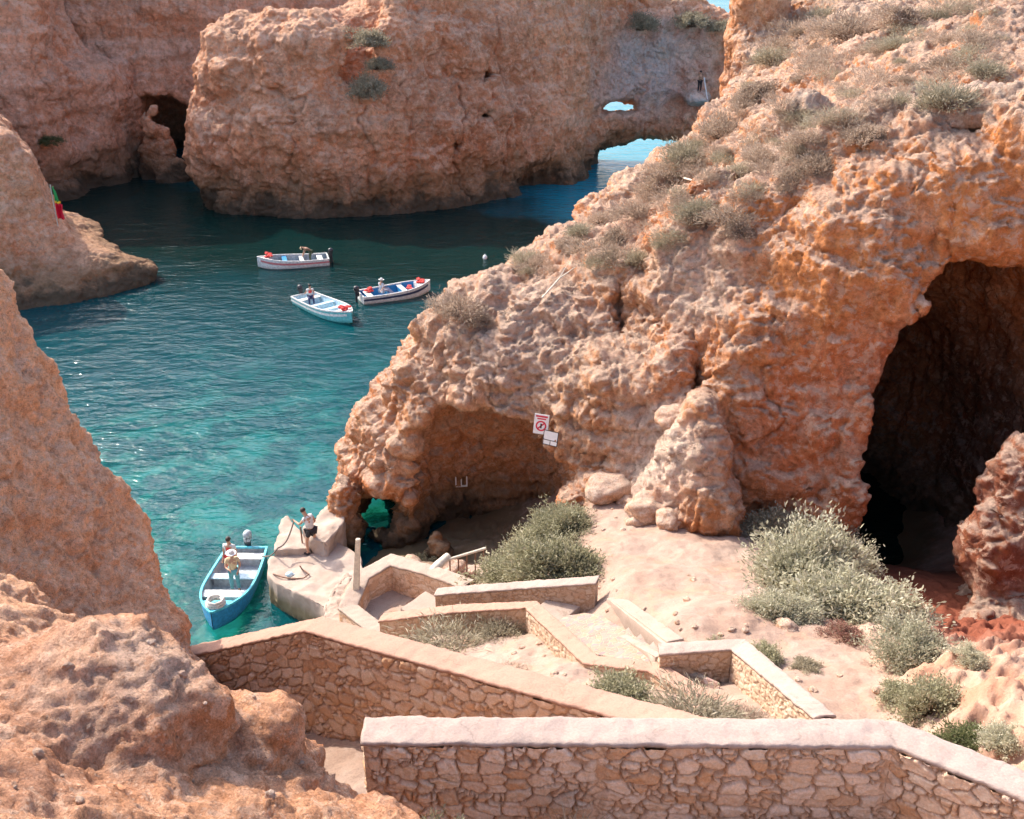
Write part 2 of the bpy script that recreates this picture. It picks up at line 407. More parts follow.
def make_headland():
    F = Field((-9.5, 13, -1.5), (34, 78, 22), .30)
    back = [[34.5, 14], [34.5, 79], [17.5, 79], [15, 66], [13.2, 60], [11.6, 55]]
    z0 = [[3.2,47],[-.8,42.6],[-4.3,39.4],[-6.6,37.4],[-6.9,35.6],[-6.3,34.2],[-5.2,33.2],[-4.0,32.2],[-2.5,31.6],[0,30.6],[2,29.4],[4.5,28.3],[7,27.1],[9.6,26.4],[13,25],[16.5,22],[21,18],[27,14]]
    z5 = [[3.0,47],[-.8,42.4],[-4.0,39.0],[-5.8,36.8],[-5.8,35.4],[-5.2,34.0],[-4.2,33.0],[-3,32.6],[-.6,31.2],[2,29.7],[4.5,28.5],[7,27.2],[9.6,26.5],[13,25.4],[16.5,23],[21,20],[27,17]]
    z8 = [[3.4,47],[-.4,41.5],[-2.6,38.0],[-4.2,36.6],[-4.5,35.0],[-3.8,33.6],[-2.2,32.5],[-.6,31.6],[1.4,30.5],[3.2,29.3],[4.7,28.5],[7,27.4],[9.8,26.7],[13,26],[16.5,24.5],[21,22.4],[27,20]]
    z13 = [[9.8,51],[4.8,46],[3.5,41],[2.0,37],[2.0,35],[2.6,34],[3.6,33],[4.5,31.8],[5.4,31.0],[6.2,30.3],[7.2,29.6],[9,28.5],[11,27.7],[14,27.2],[17,26.4],[21,25],[27,23.5]]
    z22 = [[11,52],[7.5,47],[6.2,42],[5,38],[5,37],[5.5,36],[6,35],[6.6,34],[7.2,33.3],[7.8,32.5],[8.8,31.6],[10,30.8],[12,30],[14.5,29.2],[17.5,28.4],[21,27.4],[27,26]]
    W = F.stack([(-2, z0+back), (0, z0+back), (5, z5+back), (8, z8+back), (13, z13+back), (22, z22+back)])
    f = smax(W, F.top(HL_PTS), .9)
    # fin-shaped buttress leaning on the face
    fin = F.hull([PZ(706,396,29.6), PZ(694,404,29.4), PZ(640,484,31.2), PZ(650,500,30.6), PZ(700,524,29.2), PZ(736,524,29.0), PZ(722,430,29.6), R3(3.9,30.6,3), R3(8,30,3), R3(6.8,26.2,3), R3(4.4,27.2,3), R3(6.2,30,8.6)])
    FIN = fin+.12*F.noise(1.4, 3, 14)
    ledge = F.ell((3.3,29.0,4.4), (1.7,.9,.9))
    # fluted columns of the nose
    for (u, v, Z, r) in [(470,345,35.6,.9),(520,350,35.0,.9),(585,340,34.6,.9)]:
        f = smin(f, F.ell(PZ(u, v, Z+.5), (r*.8, r*.8, r*1.3)), .5)
    nz = F.noise(4.2, 4, 3)
    f = f-.7*nz-.26*F.noise(1.6, 3, 8)
    f = smin(f, FIN, .12); f = smin(f, ledge, .3)
    # grotto under the brow
    g = F.ell((-.7,32.2,1.4), (3.1,3.2,5.1), 3.)
    g = smin(g, F.cap((-1.0,30.9,4.3), (2.0,30.2,4.6), 1.6, .5), .4)
    g = np.maximum(g, -(F.noise(1.1, 3, 77)+1.2))
    f = smax(f, -g, .12)
    f = smax(f, -F.ell(PZ(425,372,35.2), (.22,1.3,1.35)), .15); f = smax(f, -F.ell(PZ(622,300,33.6), (.25,1.0,1.5)), .2); f = smax(f, -F.ell(PZ(700,360,31.2), (.2,.9,1.6)), .2)
    for (u, v, Z, a) in [(436,552,36.6,.5)]:    # rock pillars inside
        c = PZ(u, v, Z); f = smin(f, F.ell((c[0], c[1]+.5, c[2]-.4), (a*.7, a*.7, a*1.9)), .3)
    # the sea tunnel through the nose
    f = smin(f, F.ell(PZ(346,518,38.4), (.5,.8,1.7)), .5)
    a, b = PZ(386, 518, 35), PZ(372, 509, 47)
    t = F.cap((a[0], a[1], a[2]), (b[0], b[1], b[2]), 1.0, .85)
    t = np.minimum(t, F.ell(PZ(390,522,37.3)+R3(.3,-.6,-.5), (1.1,1.6,1.8)))
    f = smax(f, -(t+.25*F.noise(.9, 3, 91)), .2)
    # the big cave
    cv = np.minimum(F.ell((14.0,29.5,5.3), (3.6,8.4,7.75), 2.3), F.ell((14.6,35,4), (3.2,8,5), 2.))
    cv = smin(cv, F.ell((13.2,24.2,4.6), (2.3,4.,4.6), 2.2), .6)
    f = smax(f, -(cv+.28*F.noise(2.2, 3, 55)), .35)
    # rock lump guarding the mouth and the wall right of it
    f = smin(f, np.minimum(F.ell((15.0,24.0,5.9), (2.4,1.6,2.6)), F.ell((15.6,22.6,3.0), (3.7,2.6,2.2)))+.5*F.noise(1.5, 3, 58), .5)
    f = smin(f, F.ell((18.4,24.,8.), (2.4,3.0,7))+.5*F.noise(1.9, 3, 59), .6)
    pin = F.ell(PZ(757,44,56), (1.7,2.2,4.2))+.6*F.noise(1.8, 3, 66); f = smin(f, pin, .5)
    for (u, v, Z, r) in [(712,192,33.6,.8),(690,205,34.2,.6),(842,140,31.6,.9),(800,112,34.5,.8),(878,120,31.4,.7)]: f = smin(f, F.ell(PZ(u, v, Z), (r, r, r*.8))+.3*F.noise(.8, 3, 67), .3)
    # overhung notches in the face
    f = smax(f, -F.ell(PZ(985,135,29.2), (2.4,.8,.14)), .1)
    f = smax(f, -F.ell(PZ(815,505,29.0), (.35,.9,.8)), .2)
    f = smax(f, -F.ell(PZ(640,250,33.4), (.5,1.1,1.2)), .3)
    crag = [(PZ(840,150,31.5), 2.4), (PZ(800,120,34.), 2.0), (PZ(715,205,33.5), 1.5), (PZ(672,268,33.2), 1.4), (PZ(940,80,31), 2.2)]
    def knob(V):
        k = sstep(5.5, 1.5, V[:, 0])*sstep(3.5, 6.5, V[:, 2])*.44
        k *= 1-np.exp(-((V-np.array([5.4,27.9,6.3]))**2).sum(1)/2.3**2)
        for c, r in crag: k = np.maximum(k, .95*np.exp(-((V-c)**2).sum(1)/r**2))
        return .10+k
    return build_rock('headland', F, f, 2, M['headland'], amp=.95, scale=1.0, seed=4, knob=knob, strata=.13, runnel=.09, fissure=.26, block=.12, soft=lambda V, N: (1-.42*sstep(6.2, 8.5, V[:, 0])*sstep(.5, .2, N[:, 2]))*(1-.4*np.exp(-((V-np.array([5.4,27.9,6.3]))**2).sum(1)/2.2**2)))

# --- tall sea stack with the double arch
def make_stack():
    F = Field((-34, 80, -2), (30, 120, 25), .5)
    fr = [P2(*a, 0) for a in [(200,209),(219,214),(260,218),(310,219),(360,217),(410,213),(455,208),(500,199),(545,190),(580,182),(596,168),(620,162),(660,162),(700,164),(760,165)]]
    fr = [np.array(p) for p in fr]
    def lvl(off, dx0=0.):
        n = len(fr); q = []
        for i, p in enumerate(fr):
            a = np.clip((i-9)/2., 0, 1)
            q.append([p[0]+(dx0 if i < 2 else dx0*.3 if i < 3 else 0), p[1]+off*(1-a*.6)])
        return q+[[30, 104], [28, 110], [20, 113], [4, 111], [-6, 104], [-14, 100], [-22, 98], [-28+dx0, 93]]
    W = F.stack([(-2, lvl(.3)), (0, lvl(.4)), (1.2, lvl(1.1)), (2.6, lvl(.9)), (4.5, lvl(0)), (9, lvl(.3, .2)), (12, lvl(.9, .6)), (14.5, lvl(1.6, 1.8)), (16.3, lvl(3.2, 4.4)), (19, lvl(4.4, 6)), (25, lvl(6, 7))])
    top = F.top([(-27,88,15.6),(-24,89,16.4),(-20,90,16.5),(-16,90,16.3),(-13.5,91,16.2),(-11.5,91,18.2),(-9,91,20),(0,95,21.5),(6,98,21),(11,105,20.5),(14,106,19.8),(16,106,19.2),(18.3,106,18.2),(21.,106,15.3),(25,106,14.6),(-20,98,15),(0,108,20),(20,112,15.5),(28,104,14.5),(30,110,14),(-28,98,14)])
    f = smax(W, top, .8)-1.25*F.noise(9, 4, 21)-.5*F.noise(3.4, 3, 22)
    # gully with the bush
    f = smax(f, -F.cap((-13.2,88.4,11.5), (-12.8,92,19), 1.9, 2.6), 1.0)
    # arch, window and the bridge of rock left between them
    c = lambda u, v, Z: PZ(u, v, Z)
    def tun(u, v, rx, rz, dn=0.):
        a = c(u, v, 90); b = c(u, v, 118); m = (a+b)/2
        d = (b-a)/np.linalg.norm(b-a)
        s1 = (F.X-a[0])-(F.Y-a[1])*d[0]/d[1]; s3 = (F.Z-a[2])-(F.Y-a[1])*d[2]/d[1]
        return s1, s3
    s1, s3 = tun(648, 158, 0, 0)
    k = np.where(s3 > 0, s3/2.3, s3/9.)
    f = smax(f, -((np.sqrt((s1/5.9)**2+k**2)-1)*2.4+.5*F.noise(2.5, 3, 31)), .3)
    s1, s3 = tun(618, 107, 0, 0)
    f = smax(f, -(((np.abs(s1/2.1)**3+np.abs(s3/.9)**3)**(1/3)-1)*.9+.12*F.noise(1.5, 2, 32)), .2)
    a = c(640, 121, 97); f = smax(f, -F.ell(c(645,124,103.5), (.9,3.,1.9)), .3)
    f = smax(f, -F.ell(c(622,122,102.), (3.4,2.2,1.5), 3.), .4)
    # sea caves along the tide line and holes in the face
    f = smax(f, -F.ell(c(548,182,96), (3.6,2.6,2.3)), .5)
    f = smax(f, -F.ell(c(606,24,98.2), (.85,3.6,2.3)), .3)
    f = smax(f, -F.ell(c(485,74,89.6), (.55,2.4,1.0)), .2); f = smax(f, -F.ell(c(484,113,90.5), (.75,2.2,.6)), .2)
    f = smax(f, -F.ell(c(455,146,88.2), (.35,1.8,.6)), .2)
    # ledge for the angler
    L = c(699, 93, 103); f = smin(f, F.ell((L[0], L[1]+.8, L[2]-.6), (1.1,1.9,.5)), .3)
    return build_rock('sea_stack', F, f, 2, M['stack'], amp=.62, scale=2.0, seed=61, knob=lambda V: np.full(len(V), .22), strata=.11, runnel=.15, block=.12, fissure=.35), L
# --- far cliffs
def make_far():
    F = Field((-75, 88, -2), (-30, 128, 30), .6)
    w = [P2(*a, 0) for a in [(40,206),(75,203),(100,193),(125,190),(150,186)]]
    w = [[-74, 86]]+[list(p) for p in w]
    def lv(dx, dy):
        dx -= 3.4
        return [[p[0]+(dx if i > 3 else dx*.3), p[1]+dy] for i, p in enumerate(w)]+[[-34.5+dx, 104], [-37+dx, 124], [-74, 126]]
    f = F.stack([(-2, lv(0,.5)), (0, lv(0,.5)), (1.5, lv(-.8,1.2)), (4, lv(-.4,0)), (9, lv(.5,.6)), (10.4, lv(.1,.8)), (12, lv(-2.4,1.2)), (17, lv(-4.2,2.2)), (24, lv(-6.5,5)), (30, lv(-9,8))])
    f = f-.9*F.noise(9, 4, 121)-.5*F.noise(3.5, 3, 122)
    f = smax(f, -F.ell(PZ(82,70,100), (3.2,2.6,9)), 1.0)         # bay in the face
    f = smax(f, -F.ell(PZ(48,138,95), (2.6,2.5,1.3)), .4)
    f = smax(f, -F.ell(PZ(112,182,96), (2.6,2.4,1.6)), .5)
    a = build_rock('cliff', F, f, 2, M['far'], amp=.55, scale=2.2, seed=131, knob=lambda V: np.full(len(V), .2), strata=.12, runnel=.15, fissure=.35)
    F = Field((-50, 100, -2), (-2, 126, 30), .6)
    q = lambda dy: [[-52, 106+dy], [-40, 106+dy], [-34, 107+dy], [-27, 107.5+dy], [-15, 108+dy], [0, 109+dy], [0, 125], [-52, 125]]
    f = F.stack([(-2, q(0)), (8, q(-.6)), (16, q(1)), (30, q(5))])-1.3*F.noise(10, 4, 141)-.4*F.noise(3., 3, 142)
    f = smax(f, -F.ell(PZ(168,158,108), (4.9,9,7.0), 2.6), .5)
    b = build_rock('cliff', F, f, 2, M['far'], amp=.55, scale=2.2, seed=151, knob=lambda V: np.full(len(V), .2), strata=.15, runnel=.12, fissure=.3)
    F = Field((-38, 94, -2), (-30, 106, 8), .3)
    c0 = PZ(163, 150, 100)
    f = smin(F.ell((c0[0]-.4, c0[1], 1.5), (1.7,1.7,4.2)), F.ell((c0[0]+1.8, c0[1]-.5, 0), (2.6,1.8,1.5)), .7)-.9*F.noise(2.6, 4, 161)
    d = build_rock('sea_rock', F, f, 2, M['stack'], amp=.45, scale=1.2, seed=162)
    return a, b, d
# --- the flag rock
def make_flag_rock():
    F = Field((-52, 52, -2), (-22, 92, 16), .4)
    z0 = [list(P2(*a, 0)) for a in [(-10,312),(30,309),(50,306),(90,299),(125,292),(152,283)]]
    bk = [[-24.6, 67.5], [-28, 70], [-33, 74], [-38, 81], [-46, 90], [-52, 90], [-52, 58]]
    def lv(xr, o): return [[-52, 57+o], [-40, 59.5+o], [xr-2.6, 62.4+o], [xr-.3, 64.2+o], [xr, 65.6+o*.5], [xr-1.4, 68.5], [xr-7, 79], [-52, 91]]
    W = F.stack([(-2, z0+bk), (0, z0+bk), (.9, [[p[0]-.4, p[1]+.6] for p in z0]+bk), (1.6, lv(-26.4, 1.4)), (2.3, lv(-28., 1.2)), (2.8, lv(-29.5, 1.2)), (4.0, lv(-30.2, 1.2)), (5., lv(-30.5, 1.4)), (8, lv(-31.2, 1.6)), (10, lv(-32.6, 2)), (11.6, lv(-34.6, 2.6)), (13, lv(-38, 4)), (16, lv(-48, 8))], 1)
    f = W-.55*F.noise(4.5, 4, 171)-.25*F.noise(1.8, 3, 172)
    f = smax(f, -F.ell(PZ(22,245,63.2), (.5,1.0,4.)), .4)
    return build_rock('sea_rock', F, f, 2, M['far2'], amp=.5, scale=1.5, seed=173, knob=lambda V: np.full(len(V), .4), strata=.1)
M['far2'] = rock_mat('russet_limestone', (.78, .385, .215), (.71, .29, .145), (.83, .55, .39), (.50, .36, .26), .5, .25, s=1.5, dust=.4, tide=1.4)
# --- the near cliff with the boulders in the foreground
def make_near():
    F = Field((-16, -1.5, 6.5), (3.5, 20.5, 20), .145)
    hp = [PZ(*a) for a in [(90,690,8),(0,600,10),(0,700,6.8),(0,819,5.2),(100,819,5.6),(200,819,6.2),(300,819,6.9),(430,819,7.3),(380,795,7.4),(345,772,7.8),(296,748,8.2),(285,712,8.4),(240,700,8.8),(215,690,9.2),(150,720,8),(150,770,7),(250,760,7.6),(60,640,9),(120,650,9.9),(165,648,11.5)]]
    for y in (12., 14.5, 17.):
        for z in (11.4, 13.2, 15.5): hp.append(R3(-9.15-(z-16.1)/2.6+.12*(y-16.5), y, z))
        hp.append(R3(-13., y, 17.8)); hp.append(R3(-20., y, 20))
    hp += [R3(-9.2,11,15.0), R3(-7.0,10.2,14.1), R3(0,0,18.5), R3(-4,0,18.6), R3(2,1,17.3), R3(3.5,2,15.5), R3(-10,4,18.), R3(-20,2,19.5), R3(-12,10,17.6)]
    def pl(e): return [[1.5+e,2.6],[.3+e,4.3],[-.35+e,5.9],[-1.15+e,6.45+e*.5],[-1.75+e,6.85+e],[-2.4+e,7.3+e],[-3.2+e,8.6+e],[-4.9+e,10.7+e],[-6.45+e,13.2+e],[-7.3+e,15.3+e],[-9.1+e,17.2+e],[-13,19.4+e],[-26,23+e],[-28,-5],[3.6,-5],[3.6,.5]]
    hp = [np.array([q[0], q[1], q[2]-(.34 if q[1] < 10 else 0)]) for q in hp]
    W = F.stack([(4, pl(1.4)), (9, pl(.8)), (12.5, pl(.3)), (15, pl(0)), (20, pl(-.2))])
    f = smax(W, F.top(hp), .3)
    f = smin(f, F.ell(PZ(95,700,7.9)-R3(0,-.1,.35), (.85,.8,.75)), .3)
    f = smin(f, F.ell(PZ(255,722,8.5)-R3(0,0,.30), (.62,.5,.5)), .25)
    f = f-.22*F.noise(2.2, 4, 201)-.10*F.noise(.8, 3, 202)
    def ex(V, N):
        near = sstep(12.5, 8.5, V[:, 1])
        g1, g2 = worley(V*7.5, 301); p1, p2 = worley(V*19, 302)
        sc = sstep(-.15, .3, fbm(V*.9, 3, 303))
        return near*sc*(.035*(.6-g1)+.012*(.6-p1))+.012*fbm(V*9, 3, 304)+.02*near*ridged(V*3, 3, 305)
    return build_rock('cliff', F, f, 2, M['near'], amp=.55, scale=.62, seed=203, knob=lambda V: .12+.3*sstep(12., 9., V[:, 1]), strata=.06, runnel=.34, extra=ex, fissure=.25)
# ------------------------------------------------------------------ ground, water, seabed
G_PTS = [P(*a) for a in [
 (600,490,4.7),(640,505,4.75),(680,512,4.8),(740,525,4.9),(820,560,4.7),(870,580,4.2),(600,560,5.5),(680,580,6.2),(760,600,6.7),(660,625,6.9),(740,690,7.7),(850,690,8.0),(900,725,8.4),(800,640,7.2),
 (575,520,4.5),(545,540,4.0),(520,565,3.6),(485,585,3.0),(440,562,.5),(405,550,.3),(500,560,1.6),(470,548,.5),
 (400,600,2.55),(375,608,2.45),(430,585,2.6),(352,580,2.0),(335,600,1.6),
 (440,650,4.9),(400,640,4.0),(520,640,5.6),(500,670,6.2),(560,690,7.4),(640,712,8.7),(700,715,9.0),(590,612,5.2),(520,604,4.6),(455,606,3.9),(560,628,5.3),(620,645,5.9),(650,655,6.45),(700,680,7.0),
 (900,566,3.2),(935,590,3.6),(1000,585,3.8),(1000,620,4.2),(950,628,4.4),(1060,600,4.4),(925,650,7.0),(965,668,8.2),(1000,668,8.8),(575,664,6.8),(545,632,5.8),(620,680,7.3),(640,608,6.35),(692,640,7.25),(612,590,6.0),(1024,700,10.0),(980,720,9.7),(1100,700,10.5)]]
G_PTS += [R3(-1.6,12.5,9.2), R3(-3.5,14,8.3), R3(-5.5,15.5,6.4), R3(-5.5,18.5,3.4), R3(-7.5,19,1.0), R3(-5.8,22.5,1.4), R3(-7,25,-.2), R3(-8.6,24,-1.5), R3(-9.5,28,-2), R3(-9.5,33,-2.5), R3(-6.7,28.5,-.6), R3(-7.4,32,-.8), R3(-6,36,-1.2), R3(-10,18,-1),
          R3(-2.3,10.4,9.3), R3(0,9.2,10.3), R3(2.2,8.6,11.2), R3(4,9,11.3), R3(-1.5,7.0,12.2), R3(0,6.9,12.7), R3(2,6.9,12.9), R3(4,6.9,13), R3(6,6,13.4), R3(0,5,13.2), R3(4,4.5,13.6), R3(0,2,15), R3(8,3,15),
          R3(1.5,11.6,10.2), R3(3,11.6,9.9), R3(5,11.5,9.4), R3(7,12,9.2), R3(10,12,10.4), R3(13,11,12), R3(20,12,14), R3(28,14,16), R3(28,30,10), R3(12.5,29,1.2), R3(14,32,-.2), R3(14,38,-1), R3(11,28,2.6), R3(-1,40,-1), R3(4,34,3), R3(-3,34,0), R3(-1,33.2,.35), R3(.8,32.6,.8), R3(-2.2,31.8,.3), R3(-.2,30.9,.9)]
gfun = hfit(G_PTS, .05)
def ground_h(x, y): return float(gfun(np.array([x]), np.array([y]))[0])
def make_ground():
    xs = np.concatenate([np.arange(-11, -1, .07), np.arange(-1, 13, .06), np.arange(13, 26, .12)])
    ys = np.concatenate([np.arange(3, 9, .12), np.arange(9, 30, .06), np.arange(30, 40, .2)])
    X, Y = np.meshgrid(xs, ys, indexing='ij'); x = X.ravel(); y = Y.ravel()
    z = gfun(x, y)
    p = np.stack([x, y, np.zeros_like(x)], 1)
    rough = sstep(6.7, 7.9, x-.2*(y-15)+.5*fbm(p*.8, 3, 409))*sstep(31, 27, y)            # rocky bank by the cave
    path = sstep(1.2, 3.0, x)*(1-rough)
    z = z+.16*fbm(p*.6, 3, 401)+(.05-.02*path)*fbm(p*2.2, 3, 402)+(.030-.008*path)*fbm(p*7, 3, 403)
    z += rough*sstep(26, 20, y)*(.5*fbm(p*.9, 4, 404)+.16*ridged(p*1.8, 5, 405)+.12*blocks(p*1.7, 411)+.07*blocks(p*4.5, 412))
    f1, f2 = worley(p*6, 406); peb = sstep(.05, .35, fbm(p*.8, 3, 407))
    z += peb*.08*np.clip(.36-f1, 0, 1)*2*(1-.5*path)
    n, m = X.shape
    I = np.arange(n*m).reshape(n, m)
    Q = np.stack([I[:-1, :-1], I[1:, :-1], I[1:, 1:], I[:-1, 1:]], -1).reshape(-1, 4)
    me = mk_mesh('ground', np.stack([x, y, z], 1), Q)
    fattr(me, 'rough', rough); fattr(me, 'pebble', peb)
    t = NT('sandy_soil'); pp = t.pos()
    n1 = t.noise(pp, .5, 5, .6); n2 = t.noise(pp, 3, 5, .65); n3 = t.noise(pp, 22, 4, .7)
    c = t.mix(t.rng(n1, .35, .65), (.375, .275, .22), (.335, .225, .17))
    c = t.mix(t.rng(n2, .45, .7, 0, .5), c, (.42, .325, .27))
    c = t.mix(t.math('MULTIPLY', t.attr('pebble'), t.rng(n2, .45, .6, 0, .5)), c, (.42, .24, .15))
    rc = t.mix(t.rng(n1, .4, .6), (.40, .215, .14), (.44, .31, .235))
    xx = t.n('SeparateXYZ', Vector=pp)
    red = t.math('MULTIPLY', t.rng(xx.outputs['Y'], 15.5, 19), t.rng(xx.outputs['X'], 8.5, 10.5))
    rc = t.mix(red, rc, t.mix(t.rng(xx.outputs['Y'], 24, 28), (.23, .075, .045), (.10, .04, .025)))  # red soil colour deepened to paint the cave's shade, darkest on its floor
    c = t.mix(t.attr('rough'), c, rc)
    low = t.rng(t.math('ADD', xx.outputs['Z'], t.math('MULTIPLY', n2, 1.2)), 1.9, .9)
    c = t.mix(low, c, (.16, .12, .07))
    c = t.mix(1., c, t.ramp(n3, [(.25, (.80, .79, .78)), (.75, (1.12, 1.11, 1.10))]), 'MULTIPLY')
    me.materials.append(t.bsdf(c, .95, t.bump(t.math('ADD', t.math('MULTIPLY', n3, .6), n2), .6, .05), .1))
    o = link('ground', me); o['kind'] = 'structure'; return o
def make_water():
    t = NT('sea_water'); p = t.pos()
    def wv(sx, sy, rot, sc, det, dist=0.):
        mp = t.n('Mapping', Vector=p, Rotation=(0, 0, math.radians(rot)), Scale=(sx, sy, 1))
        return t.noise(mp.outputs[0], sc, det, .55, dist)
    a = wv(.55, 1., 18, .85, 3, .5); b = wv(.6, 1., -14, 2.0, 3, .4); c = wv(.7, 1, 30, 5.5, 2)
    h = t.math('ADD', t.math('MULTIPLY', a, 1.), t.math('ADD', t.math('MULTIPLY', b, .42), t.math('MULTIPLY', c, .14)))
    calm = t.rng(t.noise(p, .06, 3), .35, .65, .55, 1.15)
    nrm = t.bump(t.math('MULTIPLY', h, calm), 1., .22)
    sep = t.n('SeparateXYZ', Vector=p)
    depth_sheen = t.math('ADD', t.math('ADD', sep.outputs['Y'], t.math('MULTIPLY', sep.outputs['X'], .35)), t.math('ADD', t.math('MULTIPLY', t.math('SUBTRACT', t.noise(p, .09, 4), .5), 22), t.math('MULTIPLY', t.math('MAXIMUM', t.math('SUBTRACT', sep.outputs['X'], 2.), 0.), 2.6)))  # last term paints the sky's reflection as brighter water before the arch
    col = t.ramp(t.rng(depth_sheen, 18, 110, smooth=False), [(.0, (.006, .155, .165)), (.16, (.003, .118, .155)), (.36, (.001, .060, .076)), (.52, (.001, .020, .019)), (.74, (.002, .020, .019)), (.86, (.008, .14, .19)), (1., (.01, .20, .27))])
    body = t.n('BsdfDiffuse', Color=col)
    tr = t.n('BsdfTransparent', Color=(.165, .70, .81))
    clear = t.ramp(t.rng(depth_sheen, 18, 85, smooth=False), [(0., (.74,)*3), (.3, (.55,)*3), (.6, (.25,)*3), (1., (.05,)*3)])
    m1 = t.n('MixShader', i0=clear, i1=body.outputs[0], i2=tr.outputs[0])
    gl = t.n('BsdfGlossy', Color=(1., 1., 1.), Roughness=.05, Normal=nrm)
    fr = t.n('Fresnel', IOR=1.33, Normal=nrm)
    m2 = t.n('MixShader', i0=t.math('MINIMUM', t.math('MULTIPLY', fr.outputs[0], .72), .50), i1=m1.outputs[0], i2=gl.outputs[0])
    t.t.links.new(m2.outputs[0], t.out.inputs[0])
    L = 6000.
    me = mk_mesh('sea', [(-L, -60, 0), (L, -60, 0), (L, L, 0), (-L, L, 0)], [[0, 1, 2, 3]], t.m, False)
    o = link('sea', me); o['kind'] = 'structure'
    # sea bed
    xs = np.arange(-45, 8, .4); ys = np.arange(12, 80, .4)
    X, Y = np.meshgrid(xs, ys, indexing='ij'); x = X.ravel(); y = Y.ravel(); q = np.stack([x, y, np.zeros_like(x)], 1)
    z = -1.5-.035*np.clip(y-26, 0, 99)-.10*np.clip(y-46, 0, 99)-.05*np.clip(-9-x, 0, 40)+.5*fbm(q*.18, 4, 501)
    f1, f2 = worley(q*.45, 503); z += np.clip(.5-f1, 0, 1)*1.3*sstep(-.1, .25, fbm(q*.13, 3, 504))+.12*fbm(q*1.4, 3, 505)
    n, m = X.shape; I = np.arange(n*m).reshape(n, m)
    Q = np.stack([I[:-1, :-1], I[1:, :-1], I[1:, 1:], I[:-1, 1:]], -1).reshape(-1, 4)
    t = NT('sea_bed_rock'); p = t.pos()
    n1 = t.noise(p, .33, 5, .65); n2 = t.noise(p, 1.8, 5, .65)
    c = t.ramp(n1, [(.38, (.62, .58, .36)), (.46, (.36, .40, .18)), (.51, (.06, .11, .04)), (.62, (.02, .045, .02))])
    c = t.mix(t.rng(n2, .45, .7, 0, .5), c, (.42, .44, .26))
    me = mk_mesh('seabed', np.stack([x, y, np.minimum(z, -.35)], 1), Q, t.bsdf(c, .95, None, .1))
    o = link('seabed', me); o['kind'] = 'structure'
    me = mk_mesh('seabed', [(-L, -60, -14), (L, -60, -14), (L, L, -14), (-L, L, -14)], [[0, 1, 2, 3]], plain('deep_sea_bed', (.05, .09, .08)), False)
    o = link('seabed', me); o['kind'] = 'structure'
SUN_EL, SUN_AZ = math.radians(43), math.atan2(-.75, .66)     # sun ahead of the camera, to the left
def make_light():
    w = bpy.data.worlds.new('World'); SC.world = w; w.use_nodes = True
    nt = w.node_tree; bg = nt.nodes['Background']
    sk = nt.nodes.new('ShaderNodeTexSky'); sk.sky_type = 'NISHITA'; sk.sun_disc = False
    sk.sun_elevation = SUN_EL; sk.sun_rotation = SUN_AZ; sk.altitude = 20; sk.dust_density = 3.0; sk.air_density = .8; sk.ozone_density = .6
    nt.links.new(sk.outputs[0], bg.inputs[0]); bg.inputs[1].default_value = .15
    l = bpy.data.lights.new('sun', 'SUN'); l.energy = 2.0; l.angle = math.radians(.5); l.color = (1., .93, .82)
    o = bpy.data.objects.new('sun', l); COL.objects.link(o)
    d = Vector((math.sin(SUN_AZ)*math.cos(SUN_EL), math.cos(SUN_AZ)*math.cos(SUN_EL), math.sin(SUN_EL)))
    o.rotation_euler = d.to_track_quat('Z', 'Y').to_euler(); o.location = d*80
    cd = bpy.data.cameras.new('camera'); cam = bpy.data.objects.new('camera', cd); COL.objects.link(cam)
    cam.location = (0, 0, CH); cam.rotation_euler = (math.pi/2-TH, 0, 0)
    cd.sensor_width = 36; cd.lens = 36*F_PX/1024; cd.clip_end = 20000; cd.clip_start = .05; SC.camera = cam
    SC.view_settings.view_transform = 'Standard'; SC.view_settings.look = 'None'; SC.view_settings.exposure = EXPO; SC.view_settings.gamma = 1
    SC.view_settings.use_curve_mapping = False
    SC.cycles.max_bounces = 8; SC.cycles.diffuse_bounces = 5; SC.cycles.transparent_max_bounces = 12
    SC.cycles.use_denoising = True
EXPO = 1.64

